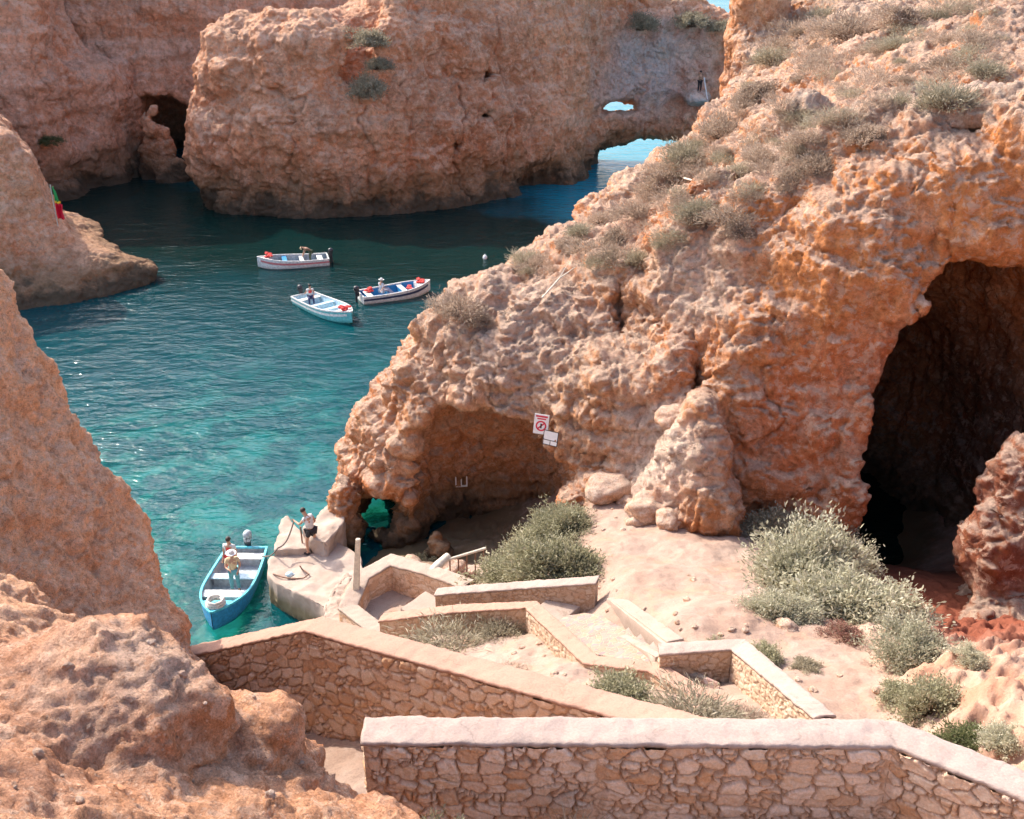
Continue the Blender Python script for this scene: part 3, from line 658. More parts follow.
# ------------------------------------------------------------------ masonry
def stone_mat(name, tones, mortar):
    t = NT(name); p = t.pos()
    n = t.noise(p, 9, 5, .65); n2 = t.noise(p, 40, 3, .7); n3 = t.noise(p, 2.2, 4)
    c = t.ramp(t.attr('tone'), [(i/(len(tones)-1)*.9+.05, c) for i, c in enumerate(tones)])
    c = t.mix(t.rng(n, .4, .7, 0, .45), c, (.60, .43, .31))
    c = t.mix(t.rng(n3, .55, .7, 0, .5), c, (.66, .52, .42))
    c = t.mix(t.attr('gap'), c, mortar)
    c = t.mix(1., c, t.ramp(n2, [(.25, (.80, .79, .78)), (.75, (1.14, 1.13, 1.12))]), 'MULTIPLY')
    return t.bsdf(c, .93, t.bump(t.math('ADD', n2, t.math('MULTIPLY', n, 1.5)), .6, .02), .12)
def plaster_mat(name, col, stain):
    t = NT(name); p = t.pos()
    n = t.noise(p, 1.6, 6, .65); n2 = t.noise(p, 34, 4, .7); n3 = t.noise(p, 6, 5, .7)
    c = t.mix(t.rng(n, .38, .68), col, tuple(x*.86 for x in col))
    c = t.mix(t.rng(n3, .56, .74, 0, .6), c, stain)
    wp = t.n('VectorMath', _operation='ADD', i0=p, i1=t.n('VectorMath', _operation='SCALE', i0=t.n('TexNoise', Vector=p, Scale=2.5, Detail=5).outputs['Color'], Scale=.5).outputs[0]).outputs[0]
    ck = t.math('MULTIPLY', t.rng(t.vor(wp, .9, 'DISTANCE_TO_EDGE'), .012, 0.), t.rng(n, .42, .55))
    c = t.mix(t.math('MULTIPLY', ck, .3), c, tuple(x*.45 for x in stain))
    c = t.mix(t.rng(t.noise(p, 2.6, 7, .75, .8), .58, .68, 0, .5), c, tuple(x*.72 for x in stain))
    c = t.mix(1., c, t.ramp(n2, [(.3, (.86, .85, .84)), (.7, (1.08, 1.08, 1.08))]), 'MULTIPLY')
    return t.bsdf(c, .9, t.bump(t.math('ADD', n2, t.math('MULTIPLY', n3, .8)), .55, .015), .15)
M['stone_tan'] = stone_mat('rubble_stone', [(.62, .37, .22), (.70, .45, .29), (.65, .48, .35), (.76, .56, .42), (.56, .32, .18)], (.50, .325, .215))
M['stone_buff'] = stone_mat('pale_rubble_stone', [(.50, .36, .26), (.57, .45, .35), (.47, .32, .22), (.53, .39, .28)], (.42, .28, .18))
M['coping'] = plaster_mat('pink_plaster', (.40, .305, .26), (.32, .23, .18))
M['coping_red'] = plaster_mat('rose_plaster', (.42, .25, .185), (.34, .195, .135))
M['concrete'] = plaster_mat('worn_concrete', (.41, .315, .255), (.30, .215, .155))
def vor2(a, b, seed, jit=.82):
    ia = np.floor(a).astype(np.int32); ib = np.floor(b).astype(np.int32)
    d1 = np.full(a.shape, 9.); d2 = d1.copy(); cid = np.zeros(a.shape, np.uint32)
    for dx in (-2, -1, 0, 1, 2):
        for dy in (-1, 0, 1):
            h = _h(ia+dx, ib+dy, ia*0, seed)
            x = ia+dx+.5+jit*((h & 1023)/1023.-.5)-a; y = ib+dy+.5+jit*(((h >> 10) & 1023)/1023.-.5)-b
            d = np.maximum(np.abs(x), np.abs(y))*.55+np.hypot(x, y)*.45
            m = d < d1
            d2 = np.where(m, d1, np.minimum(d2, d)); d1 = np.where(m, d, d1); cid = np.where(m, h, cid)
    return d1, d2, cid
def offset_line(P3, off):
    P3 = np.array(P3, float); n = len(P3); out = []
    for i in range(n):
        d = []
        if i > 0: e = P3[i, :2]-P3[i-1, :2]; d.append(e/np.linalg.norm(e))
        if i < n-1: e = P3[i+1, :2]-P3[i, :2]; d.append(e/np.linalg.norm(e))
        t = sum(d); t = t/np.linalg.norm(t); nn = np.array([t[1], -t[0]]); k = 1/max(.45, nn@np.array([d[0][1], -d[0][0]]))
        out.append([*(P3[i, :2]+nn*off*k), P3[i, 2]])
    return np.array(out)
def resample(L, res):
    L = np.array(L); seg = np.linalg.norm(np.diff(L[:, :2], axis=0), axis=1); s = np.concatenate([[0], np.cumsum(seg)])
    n = max(2, int(s[-1]/res)+1); q = np.linspace(0, s[-1], n)
    q = np.unique(np.concatenate([q, s]))
    return np.stack([np.interp(q, s, L[:, i]) for i in range(3)], 1), q
def stone_wall(label, path, thick, height, res, sw, sh, mat, cop_mat, seed, cop_h=.09, over=.025, amp=.028, group=None, cat='stone wall', cop=True):
    o = empty('stone_wall', tuple(np.mean(np.array(path), 0)), 0, label, cat, group)
    base = np.array(o.location)
    r = offset_line(path, thick/2); l = offset_line(path, -thick/2)
    loop = np.concatenate([r, l[::-1], r[:1]])
    R, S = resample(loop, res)
    T = np.arange(0, height+res, res)
    tang = np.gradient(R[:, :2], axis=0); tang /= np.linalg.norm(tang, axis=1)[:, None]+1e-9
    nrm = np.stack([tang[:, 1], -tang[:, 0]], 1)
    c = np.mean(R[:, :2], 0)
    k = R[:len(r)*2]; 
    A, B = np.meshgrid(S, T, indexing='ij')
    q = np.stack([A.ravel(), B.ravel(), np.full(A.size, seed*3.1)], 1)
    wa = A.ravel()/sw+.38*fbm(q*np.array([1/sw, 1/sh, 1])*.7, 2, seed)
    wb = B.ravel()/sh+.34*fbm(q*np.array([1/sw, 1/sh, 1])*.6+5, 2, seed+1)
    d1, d2, cid = vor2(wa, wb, seed)
    # some small filler stones between the big ones
    e1, e2, cid2 = vor2(wa*1.9+7, wb*1.9+3, seed+9)
    small = ((cid >> np.uint32(5)) & np.uint32(7)) < 3
    edge = np.where(small, np.minimum(d2-d1, (e2-e1)*.6), d2-d1); cid = np.where(small, cid2, cid)
    st = sstep(.015, .13, edge)
    rnd = (cid & np.uint32(255))/255.; rnd2 = ((cid >> np.uint32(8)) & np.uint32(255))/255.
    tilt = ((cid >> np.uint32(16)) & np.uint32(255))/255.-.5
    d = amp*(st*(.7+.6*rnd2)-.4)+amp*.5*st*np.sin(q[:, 1]/sh*3+rnd*6)*tilt+amp*.28*fbm(q*np.array([14, 14, 1])*(.25/sw), 4, seed+2)
    cs = S[np.searchsorted(S, np.concatenate([[0], np.cumsum(np.linalg.norm(np.diff(loop[:, :2], axis=0), axis=1))]).clip(0, S[-1]))]
    nearc = np.min(np.abs(A.ravel()[:, None]-cs[None, :]), 1)
    d *= .12+.88*sstep(.015, .09, nearc)
    d = d.reshape(A.shape)
    X = R[:, 0][:, None]+nrm[:, 0][:, None]*d-base[0]; Y = R[:, 1][:, None]+nrm[:, 1][:, None]*d-base[1]; Z = R[:, 2][:, None]-B-base[2]
    n, m = A.shape; I = np.arange(n*m).reshape(n, m)
    Q = np.stack([I[:-1, :-1], I[:-1, 1:], I[1:, 1:], I[1:, :-1]], -1).reshape(-1, 4)
    me = mk_mesh('stonework', np.stack([X.ravel(), Y.ravel(), Z.ravel()], 1), Q, mat)
    fattr(me, 'tone', rnd); fattr(me, 'gap', 1-st)
    link('stonework', me, o)
    if cop: coping(o, path, thick, cop_h, over, cop_mat, seed)
    return o
def coping(parent, path, thick, h, over, mat, seed, name='coping', fine=.035):
    base = np.array(parent.location)
    Pt = np.array(path, float).copy()
    e0 = Pt[0, :2]-Pt[1, :2]; Pt[0, :2] += e0/np.linalg.norm(e0)*over
    e1 = Pt[-1, :2]-Pt[-2, :2]; Pt[-1, :2] += e1/np.linalg.norm(e1)*over
    w = thick/2+over; b = min(.03, h*.4)
    prof = [(-w, 0), (-w, h-b), (-w+b*.3, h-b*.3), (-w+b, h)]+[(x, h+.006*(1-(x/w)**2)) for x in np.linspace(-w+b, w-b, 9)[1:-1]]+[(w-b, h), (w-b*.3, h-b*.3), (w, h-b), (w, 0)]
    lines = [resample_n(offset_line(Pt, -x), fine, Pt) for x, z in prof]
    n = len(lines[0]); V = np.stack([np.stack([L[:, 0], L[:, 1], L[:, 2]+z], 1) for L, (x, z) in zip(lines, prof)], 1)   # n, k, 3
    k = len(prof)
    V = V+.016*np.stack([fbm(V.reshape(-1, 3)*5+i*9, 3, seed+i) for i in range(3)], 1).reshape(V.shape)+.007*np.stack([fbm(V.reshape(-1, 3)*22+i*9, 2, seed+i) for i in range(3)], 1).reshape(V.shape)
    I = np.arange(n*k).reshape(n, k)
    Q = list(np.stack([I[:-1, :-1], I[1:, :-1], I[1:, 1:], I[:-1, 1:]], -1).reshape(-1, 4))
    Q += [[I[i, -1], I[i+1, -1], I[i+1, 0], I[i, 0]] for i in range(n-1)]
    V = V.reshape(-1, 3)
    for e, fl in ((0, False), (n-1, True)):
        cidx = len(V); V = np.concatenate([V, V[I[e]].mean(0, keepdims=True)])
        for j in range(0, k-1, 2):
            f = [cidx, I[e, j+2] if j+2 < k else I[e, 0], I[e, j+1], I[e, j]]
            Q.append(f[::-1] if fl else f)
        if k % 2 == 0: pass
    me = mk_mesh(name, V-base, np.array(Q), mat)
    bm = bmesh.new(); bm.from_mesh(me); bmesh.ops.recalc_face_normals(bm, faces=bm.faces); bm.to_mesh(me); bm.free()
    return link(name, me, parent)
def resample_n(L, res, ref):
    ref = np.array(ref); seg = np.linalg.norm(np.diff(ref[:, :2], axis=0), axis=1); out = []
    for i in range(len(ref)-1):
        n = max(2, int(seg[i]/res))
        t = np.linspace(0, 1, n, endpoint=(i == len(ref)-2))[:, None]
        out.append(L[i]*(1-t)+L[i+1]*t)
    return np.concatenate(out)
def slab(name, poly, z1, z0, mat, parent=None, bevel=.05, sub=.18, rough=.02, seed=1, noise=2.):
    """a worn cast block: extruded outline, rounded edges, fine uneven surface"""
    bm = bmesh.new()
    top = [bm.verts.new((p[0], p[1], z1 if np.isscalar(z1) else z1[i])) for i, p in enumerate(poly)]
    bot = [bm.verts.new((p[0], p[1], z0)) for p in poly]
    bm.faces.new(top); bm.faces.new(bot[::-1]); n = len(poly)
    for i in range(n): bm.faces.new((top[i], bot[i], bot[(i+1) % n], top[(i+1) % n]))
    bmesh.ops.recalc_face_normals(bm, faces=bm.faces)
    bmesh.ops.bevel(bm, geom=list(bm.edges), offset=bevel, segments=2, affect='EDGES', profile=.6)
    bmesh.ops.triangulate(bm, faces=bm.faces)
    for _ in range(7):
        es = [e for e in bm.edges if e.calc_length() > sub]
        if not es: break
        bmesh.ops.subdivide_edges(bm, edges=es, cuts=1); bmesh.ops.triangulate(bm, faces=[f for f in bm.faces if len(f.verts) > 3])
    me = bpy.data.meshes.new(name); bm.to_mesh(me); bm.free()
    V, N = geo(me)
    setco(me, V+N*(rough*(fbm(V*noise, 4, seed)*1.6))[:, None])
    me.polygons.foreach_set('use_smooth', np.ones(len(me.polygons), bool)); me.materials.append(mat)
    o = link(name, me)
    if parent is not None: o.parent = parent; o.location = -Vector(parent.location)
    return o
def tube(pts, rad, seg=8, closed=False):
    """verts, faces of a round bar through pts; rad may be a list"""
    pts = [Vector(p) for p in pts]; n = len(pts); V = []; Fq = []
    rad = [rad]*n if np.isscalar(rad) else rad
    up = None
    for i in range(n):
        a = pts[i-1] if (i > 0 or closed) else pts[i]; b = pts[(i+1) % n] if (i < n-1 or closed) else pts[i]
        t = (b-a).normalized()
        if up is None: up = Vector((0, 0, 1)) if abs(t.z) < .9 else Vector((1, 0, 0))
        s = t.cross(up).normalized(); up = s.cross(t).normalized()
        for k in range(seg):
            w = 2*math.pi*k/seg
            V.append(pts[i]+(s*math.cos(w)+up*math.sin(w))*rad[i])
    for i in range(n if closed else n-1):
        j = (i+1) % n
        for k in range(seg): Fq.append((i*seg+k, i*seg+(k+1) % seg, j*seg+(k+1) % seg, j*seg+k))
    if not closed:
        Fq.append(tuple(range(seg))[::-1]); Fq.append(tuple((n-1)*seg+k for k in range(seg)))
    return [tuple(v) for v in V], Fq
class MB:
    def __init__(s): s.V = []; s.F = []
    def add(s, V, Fc):
        o = len(s.V); s.V += [tuple(v) for v in V]; s.F += [tuple(o+i for i in f) for f in Fc]; return s
    def tube(s, *a, **k): return s.add(*tube(*a, **k))
    def box(s, c, d, rz=0.):
        x, y, z = [q/2 for q in d]; C, S = math.cos(rz), math.sin(rz)
        V = [(c[0]+i*x*C-j*y*S, c[1]+i*x*S+j*y*C, c[2]+k*z) for i in (-1, 1) for j in (-1, 1) for k in (-1, 1)]
        return s.add(V, [(0,1,3,2),(4,6,7,5),(0,4,5,1),(2,3,7,6),(0,2,6,4),(1,5,7,3)])
    def ball(s, c, r, n=10, m=7):
        V = []; Fc = []
        r = (r, r, r) if np.isscalar(r) else r
        for i in range(m+1):
            a = math.pi*i/m
            for j in range(n):
                b = 2*math.pi*j/n; V.append((c[0]+r[0]*math.sin(a)*math.cos(b), c[1]+r[1]*math.sin(a)*math.sin(b), c[2]+r[2]*math.cos(a)))
        for i in range(m):
            for j in range(n): Fc.append((i*n+j, (i+1)*n+j, (i+1)*n+(j+1) % n, i*n+(j+1) % n))
        return s.add(V, Fc)
    def build(s, name, mat, parent=None, smooth=True, bevel=0., sub=0):
        me = bpy.data.meshes.new(name); me.from_pydata(s.V, [], s.F); me.materials.append(mat)
        bm = bmesh.new(); bm.from_mesh(me); bmesh.ops.remove_doubles(bm, verts=bm.verts, dist=1e-5); bmesh.ops.recalc_face_normals(bm, faces=bm.faces)
        if bevel: bmesh.ops.bevel(bm, geom=list(bm.edges), offset=bevel, segments=2, affect='EDGES')
        bm.to_mesh(me); bm.free()
        if smooth:
            me.polygons.foreach_set('use_smooth', np.ones(len(me.polygons), bool))
            me.set_sharp_from_angle(angle=math.radians(40))
        return link(name, me, parent)
def make_walls():
    W = []
    p = [P(366,733,13.88), P(600,734,13.88), P(893,736,13.88), P(1030,791,13.93), P(1160,845,13.98)]
    W.append(stone_wall('nearest low wall of rough tan stones under a broad pale coping', p, .33, 1.5, .0125, .235, .15, M['stone_tan'], M['coping'], 611, cop_h=.05, amp=.056))
    p = [P(120,676,7.5), P(180,655,8.5), P(313,626,10.6), P(640,715,11.9), P(800,757,12.5)]
    W.append(stone_wall('bent tan stone wall with rose coping, its corner pointing at the jetty', p, .42, 3.0, .024, .30, .21, M['stone_tan'], M['coping_red'], 622, cop_h=.06, amp=.05))
    p = [P(660,651,7.85), P(738,646,8.1), P(824,718,9.6)]
    W.append(stone_wall('pale rubble wall with grey coping beside the sandy path, bent downhill', p, .34, 1.15, .025, .20, .16, M['stone_buff'], M['coping'], 633, cop_h=.06, amp=.035))
    p = [P(437,593,5.0), P(520,586.5,5.6), P(597,581,6.2)]
    W.append(stone_wall('straight pale stone parapet below the dense green bush', p, .32, 1.3, .03, .22, .15, M['stone_buff'], M['coping'], 644, cop_h=.06, amp=.03))
    p = [P(382,619,4.55), P(455,610,5.3), P(531,606,6.0), P(590,661,7.05), P(655,669,7.45), P(716,705,8.0)]
    W.append(stone_wall('low zigzag wall with rose coping around the cobbled ramp', p, .34, 1.0, .03, .22, .16, M['stone_buff'], M['coping_red'], 655, cop_h=.06, amp=.03))
    p = [P(468,585,3.85), P(428,571,3.65), P(391,561,3.5), P(362,577,3.4), P(348,608,3.1), P(392,642,3.2)]
    W.append(stone_wall('orange stone parapet enclosing the small landing above the jetty', p, .5, 1.3, .035, .30, .2, M['stone_tan'], M['concrete'], 666, cop_h=.07, amp=.022))
    return W
def make_paving():
    # cobbled ramp
    t = NT('pale_cobbles'); p = t.pos()
    v = t.vor(p, 7., 'DISTANCE_TO_EDGE'); n = t.noise(p, 2, 4); r = t.vor(p, 7., 'F1', 'Color')
    c = t.mix(t.rng(n, .35, .65), (.33, .255, .205), (.28, .205, .16))
    c = t.mix(.12, c, r, 'OVERLAY'); c = t.mix(t.rng(v, .09, .02), c, (.44, .31, .23))
    m = t.bsdf(c, .85, t.bump(t.rng(v, 0, .1), .7, .02), .2)
    q = [P(548,614,5.35), P(585,612,5.6), P(600,622,5.75), P(664,660,6.85), P(720,690,7.6), P(655,667,7.0), P(592,659,6.35)]
    o = slab('paving', [a[:2] for a in q], [ground_h(a[0], a[1])+.2 for a in q], 3.5, m, None, .03, .3, .01, 5); o['kind'] = 'structure'
    q = [P(440,612,4.3), P(548,606,5.2), P(590,614,5.5), P(560,618,5.4), P(440,622,4.25), P(395,628,3.4), P(395,618,3.4)]
    # steps from the ramp down to the landing
    a, b = (P(560,612,5.4)+P(585,613,5.5))/2, P(415,610,3.0)
    st = empty('stone_steps', tuple(b), 0, 'short flight of worn steps running down between two pale parapets', 'steps')
    d = (b-a)[:2]; L = np.linalg.norm(d); d /= L; nn = np.array([d[1], -d[0]])
    for i in range(7):
        f0, f1 = i/7, (i+1)/7+.01
        c0, c1 = a[:2]+d*L*f0, a[:2]+d*L*f1
        slab('step', [c0+nn*.55, c1+nn*.55, c1-nn*.55, c0-nn*.55], a[2]*(1-f0)+b[2]*f0, 1.8, M['concrete'], st, .025, .3, .01, 70+i)
    # the sunken stair with concrete kerbs by the ramp
    k = empty('sunken_stair', tuple(P(630,630,6.3)), 0, 'concrete sunken stair between two long kerbs beside the cobbled ramp', 'stairs')
    a0, a1 = P(596,611,6.0), P(660,656,7.25); b0, b1 = P(611,599,6.0), P(670,642,7.3)
    def kerb(p, q, w, h):
        d = (q-p)[:2]; d /= np.linalg.norm(d); n2 = np.array([d[1], -d[0]])*w/2
        return slab('kerb', [p[:2]+n2, q[:2]+n2, q[:2]-n2, p[:2]-n2], [p[2], q[2], q[2], p[2]], 4.5, M['concrete'], k, .03, .25, .012, 81)
    a0[2], a1[2], b0[2], b1[2] = 5.75, 7.25, 6.05, 7.25
    kerb(a0, a1, .20, .5); kerb(b0, b1, .24, .4)
    kerb(P(618,598,6.14), P(676,640,7.3), .40, .4)
    for i in range(5):
        f0, f1 = i/5, (i+1)/5
        q = [a0*(1-f0)+a1*f0, a0*(1-f1)+a1*f1, b0*(1-f1)+b1*f1, b0*(1-f0)+b1*f0]
        slab('step', [x[:2] for x in q], q[0][2]-.12+.08*i/5, 4.0, M['coping'], k, .02, .3, .008, 90+i)
    # floor of the landing
    q = [P(468,592,2.6), P(391,567,2.6), P(362,583,2.6), P(350,612,2.55), P(392,640,2.5), P(440,615,2.6)]
    o = slab('paving', [a[:2] for a in q], 2.62, .8, M['concrete'], None, .03, .3, .02, 7); o['kind'] = 'structure'
def make_jetty():
    t = NT('tidal_concrete'); p = t.pos()
    n = t.noise(p, 1.2, 6, .65); n2 = t.noise(p, 9, 5, .7); z = t.n('SeparateXYZ', Vector=p).outputs['Z']
    c = t.mix(t.rng(n, .38, .66), (.43, .34, .28), (.35, .265, .21))
    c = t.mix(t.rng(n2, .55, .75, 0, .5), c, (.32, .225, .16))
    zz = t.math('ADD', z, t.math('MULTIPLY', n, 1.0))
    c = t.mix(t.rng(zz, 1.35, .9), c, (.22, .17, .10)); c = t.mix(t.rng(zz, .75, .4), c, (.10, .085, .05))
    m = t.bsdf(c, .9, t.bump(n2, .6, .03), .2)
    o = empty('jetty', tuple(P(310,575,0)), 0, 'worn concrete jetty where the person with the rope stands', 'jetty')
    z = 1.15
    slab('deck', [P2(*a, z) for a in [(267,573),(270,556),(300,549),(335,540),(360,556),(366,585),(345,622),(320,604),(296,592),(276,583)]], z, -2.2, m, o, .07, .22, .05, 11)
    slab('block', [P2(*a, 1.55) for a in [(273,547),(281,517),(287,513),(301,528),(311,545)]], 1.42, -2, m, o, .06, .2, .05, 12)
    slab('block', [P2(*a, 1.95) for a in [(303,523),(326,500),(345,503),(344,517),(325,537),(311,535)]], 1.75, -2, m, o, .07, .2, .07, 13)
    slab('ramp', [P2(*a, 1.9) for a in [(325,600),(345,570),(352,572),(352,606),(340,640),(322,625)]], 1.85, -1, M['concrete'], o, .1, .15, .07, 14, 5.)
    return o
# ------------------------------------------------------------------ people
M['skin'] = plain('tanned_skin', (.46, .25, .16), .6, .06, 8)
M['hair_dark'] = plain('dark_hair', (.035, .022, .016), .6)
def cloth(name, col): return plain(name, col, .85, .15, 6)
for k, c in dict(white=(.64, .62, .59), grey=(.42, .43, .45), navy=(.03, .04, .10), black=(.025, .022, .026), teal=(.12, .34, .36), red=(.62, .06, .05), brown=(.22, .13, .08), olive=(.07, .09, .05), straw=(.66, .50, .30), pink=(.62, .08, .16)).items():
    M['cl_'+k] = cloth(k+'_cloth', c)
def skin_mesh(name, joints, edges, rad, root=0, lv=1):
    me = bpy.data.meshes.new(name); names = list(joints)
    me.from_pydata([joints[k] for k in names], [(names.index(a), names.index(b)) for a, b in edges], [])
    o = bpy.data.objects.new(name, me); COL.objects.link(o)
    o.modifiers.new('k', 'SKIN'); s = me.skin_vertices[0].data
    for i, k in enumerate(names):
        r = rad[k]; s[i].radius = (r, r) if np.isscalar(r) else r
        s[i].use_root = (i == root)
    sb = o.modifiers.new('s', 'SUBSURF'); sb.levels = lv
    dg = bpy.context.evaluated_depsgraph_get(); m2 = bpy.data.meshes.new_from_object(o.evaluated_get(dg)); m2.name = name
    bpy.data.objects.remove(o); bpy.data.meshes.remove(me)
    m2.polygons.foreach_set('use_smooth', np.ones(len(m2.polygons), bool)); return m2
BASE = dict(pelvis=(0,0,.93), waist=(0,.01,1.08), chest=(0,.0,1.30), neck=(0,-.01,1.47), skull=(0,.02,1.56), head=(0,.03,1.66),
 hipL=(-.10,0,.90), kneeL=(-.11,.02,.50), ankL=(-.12,-.03,.09), toeL=(-.13,.13,.03), hipR=(.10,0,.90), kneeR=(.11,.02,.50), ankR=(.12,-.03,.09), toeR=(.13,.13,.03),
 shL=(-.19,0,1.40), elL=(-.25,-.02,1.12), wrL=(-.25,.10,.88), shR=(.19,0,1.40), elR=(.25,-.02,1.12), wrR=(.25,.10,.88))
RAD = dict(pelvis=(.145,.11), waist=(.13,.10), chest=(.155,.11), neck=.055, skull=.075, head=.082, hipL=.085, kneeL=.058, ankL=.038, toeL=.032, hipR=.085, kneeR=.058, ankR=.038, toeR=.032, shL=.06, elL=.042, wrL=.028, shR=.06, elR=.042, wrR=.028)
EDG = [('pelvis','waist'),('waist','chest'),('chest','neck'),('neck','skull'),('skull','head'),('pelvis','hipL'),('hipL','kneeL'),('kneeL','ankL'),('ankL','toeL'),('pelvis','hipR'),('hipR','kneeR'),('kneeR','ankR'),('ankR','toeR'),('chest','shL'),('shL','elL'),('elL','wrL'),('chest','shR'),('shR','elR'),('elR','wrR')]
def person(label, loc, rz, pose=None, top='white', bottom='navy', long_legs=True, sleeves=.5, hat=None, vest=None, scale=1.0, hair='hair_dark', group=None):
    J = {k: np.array(v, float) for k, v in BASE.items()}
    for k, v in (pose or {}).items(): J[k] = np.array(v, float)
    R = dict(RAD); E = list(EDG)
    for s in 'LR':                                             # hands: palm, four fingers and a thumb
        w = J['wr'+s]; d = w-J['el'+s]; d /= np.linalg.norm(d); sd = np.cross(d, (0, 1, 0)); sd /= np.linalg.norm(sd)+1e-9; fr = np.cross(sd, d)
        J['pa'+s] = w+d*.08; R['pa'+s] = (.032, .018); E.append(('wr'+s, 'pa'+s))
        for i, (off, ln) in enumerate([(-.03,.075),(-.01,.085),(.01,.08),(.03,.065)]):
            a = J['pa'+s]+sd*off+d*.02; b = a+d*ln*.55+fr*.012; c = b+d*ln*.4+fr*.03
            for q, (nm, v) in enumerate((('a', a), ('b', b), ('c', c))): J[f'f{s}{i}{nm}'] = v; R[f'f{s}{i}{nm}'] = .0085
            E += [('pa'+s, f'f{s}{i}a'), (f'f{s}{i}a', f'f{s}{i}b'), (f'f{s}{i}b', f'f{s}{i}c')]
        t1 = w+d*.03+sd*-.04+fr*.01; t2 = t1+d*.04+fr*.02
        J['t1'+s] = t1; J['t2'+s] = t2; R['t1'+s] = .011; R['t2'+s] = .009; E += [('wr'+s, 't1'+s), ('t1'+s, 't2'+s)]
    o = empty('person', loc, rz, label, 'person', group); o.scale = (scale,)*3
    b = skin_mesh('body', J, E, R); b.materials.append(M['skin']); link('body', b, o)
    hd = (J['head']-J['skull']); hd /= np.linalg.norm(hd); fw = np.array([0, 1., 0])-hd*hd[1]; fw /= np.linalg.norm(fw); sd = np.cross(fw, hd)
    hc = (J['head']+J['skull'])/2+hd*.02
    m = MB()
    for q in (-1, 1): MB().ball(hc+fw*.080+sd*.03*q+hd*.012, .010, 6, 4).build('eye', M['hair_dark'], o)
    MB().ball(hc+fw*.088-hd*.012, (.013, .016, .02), 6, 4).build('nose', M['skin'], o)
    # hair cap
    hm = MB(); hm.ball((0, 0, 0), (.095, .105, .10), 12, 8); hm.V = [tuple(hc+hd*.035-fw*.022+sd*v[0]+fw*v[1]+hd*max(v[2], -.055)) for v in hm.V]; hm.build('hair', M[hair], o)
    # clothes: a second skin a little proud of the body
    pad = .016
    tj = ['pelvis','waist','chest','neck','shL','elL','shR','elR']
    TJ = {k: J[k].copy() for k in tj}; TJ['neck'] = J['neck']-(J['neck']-J['chest'])*.22
    for s in 'LR': TJ['el'+s] = J['sh'+s]+(J['el'+s]-J['sh'+s])*sleeves
    TR = {k: tuple(x+pad for x in (R[k] if not np.isscalar(R[k]) else (R[k],)*2)) for k in tj}
    sm = skin_mesh('shirt', TJ, [('pelvis','waist'),('waist','chest'),('chest','neck'),('chest','shL'),('shL','elL'),('chest','shR'),('shR','elR')], TR); sm.materials.append(M['cl_'+top]); link('shirt', sm, o)
    BJ = {'pelvis': J['pelvis']}; BE = []; BR = {'pelvis': (.165, .13)}
    for s in 'LR':
        BJ['hip'+s] = J['hip'+s]; BR['hip'+s] = .105; BE.append(('pelvis', 'hip'+s))
        if long_legs:
            BJ['knee'+s] = J['knee'+s]; BR['knee'+s] = .078; BJ['ank'+s] = J['ank'+s]+(J['knee'+s]-J['ank'+s])*.08; BR['ank'+s] = .06
            BE += [('hip'+s, 'knee'+s), ('knee'+s, 'ank'+s)]
        else:
            BJ['knee'+s] = J['hip'+s]+(J['knee'+s]-J['hip'+s])*.55; BR['knee'+s] = .09; BE.append(('hip'+s, 'knee'+s))
    bmh = skin_mesh('trousers' if long_legs else 'shorts', BJ, BE, BR); bmh.materials.append(M['cl_'+bottom]); link(bmh.name.split('.')[0], bmh, o)
    for s in 'LR':
        m = MB(); a, t = J['ank'+s], J['toe'+s]; m.tube([a+(a-t)*.25-np.array([0,0,.03]), a-np.array([0,0,.04]), (a+t)/2-np.array([0,0,.015]), t], [.03,.05,.048,.036], 8); m.build('shoe', M['cl_black'], o)
    if hat:
        m = MB(); m.ball((0,0,0), (.105, .115, .09), 14, 8)
        m.V = [tuple(hc+hd*.065+sd*v[0]+fw*v[1]+hd*max(v[2], -.02)) for v in m.V]
        n0 = len(m.V); k = 16
        ring = [[hc+hd*(.05-.012*(r > .12))+sd*r*math.cos(2*math.pi*i/k)+fw*r*1.05*math.sin(2*math.pi*i/k) for i in range(k)] for r in (.10, .19)]
        m.add([tuple(v) for rr in ring for v in rr], [(i, (i+1) % k, k+(i+1) % k, k+i) for i in range(k)])
        m.build('hat', M['cl_'+hat], o)
    if vest:
        VR = {k: tuple(x+.012 for x in TR[k]) for k in ('waist', 'chest')}
        VJ = {'waist': J['waist'], 'chest': J['chest'], 'top': J['chest']+(J['neck']-J['chest'])*.6}; VR['top'] = (.16, .10)
        vm = skin_mesh('life_vest', VJ, [('waist','chest'),('chest','top')], VR); vm.materials.append(M['cl_'+vest]); link('life_vest', vm, o)
    return o
SIT = dict(pelvis=(0,0,.52), waist=(0,.01,.68), chest=(0,.02,.90), neck=(0,.01,1.07), skull=(0,.04,1.16), head=(0,.05,1.26), hipL=(-.10,.03,.50), hipR=(.10,.03,.50), kneeL=(-.14,.43,.50), kneeR=(.14,.43,.50), ankL=(-.14,.40,.09), ankR=(.14,.40,.09), toeL=(-.15,.56,.03), toeR=(.15,.56,.03),
 shL=(-.19,.01,1.0), shR=(.19,.01,1.0), elL=(-.25,.10,.74), elR=(.26,-.12,.76), wrL=(-.16,.34,.62), wrR=(.30,-.33,.66))
BEND = dict(pelvis=(0,-.10,.88), waist=(0,.02,1.00), chest=(0,.20,1.12), neck=(0,.36,1.18), skull=(0,.45,1.19), head=(0,.54,1.16), hipL=(-.10,-.09,.86), hipR=(.10,-.09,.86), kneeL=(-.12,.0,.48), kneeR=(.12,.0,.48),
 shL=(-.19,.28,1.12), shR=(.19,.28,1.12), elL=(-.22,.38,.86), elR=(.22,.38,.86), wrL=(-.14,.48,.64), wrR=(.14,.48,.64))
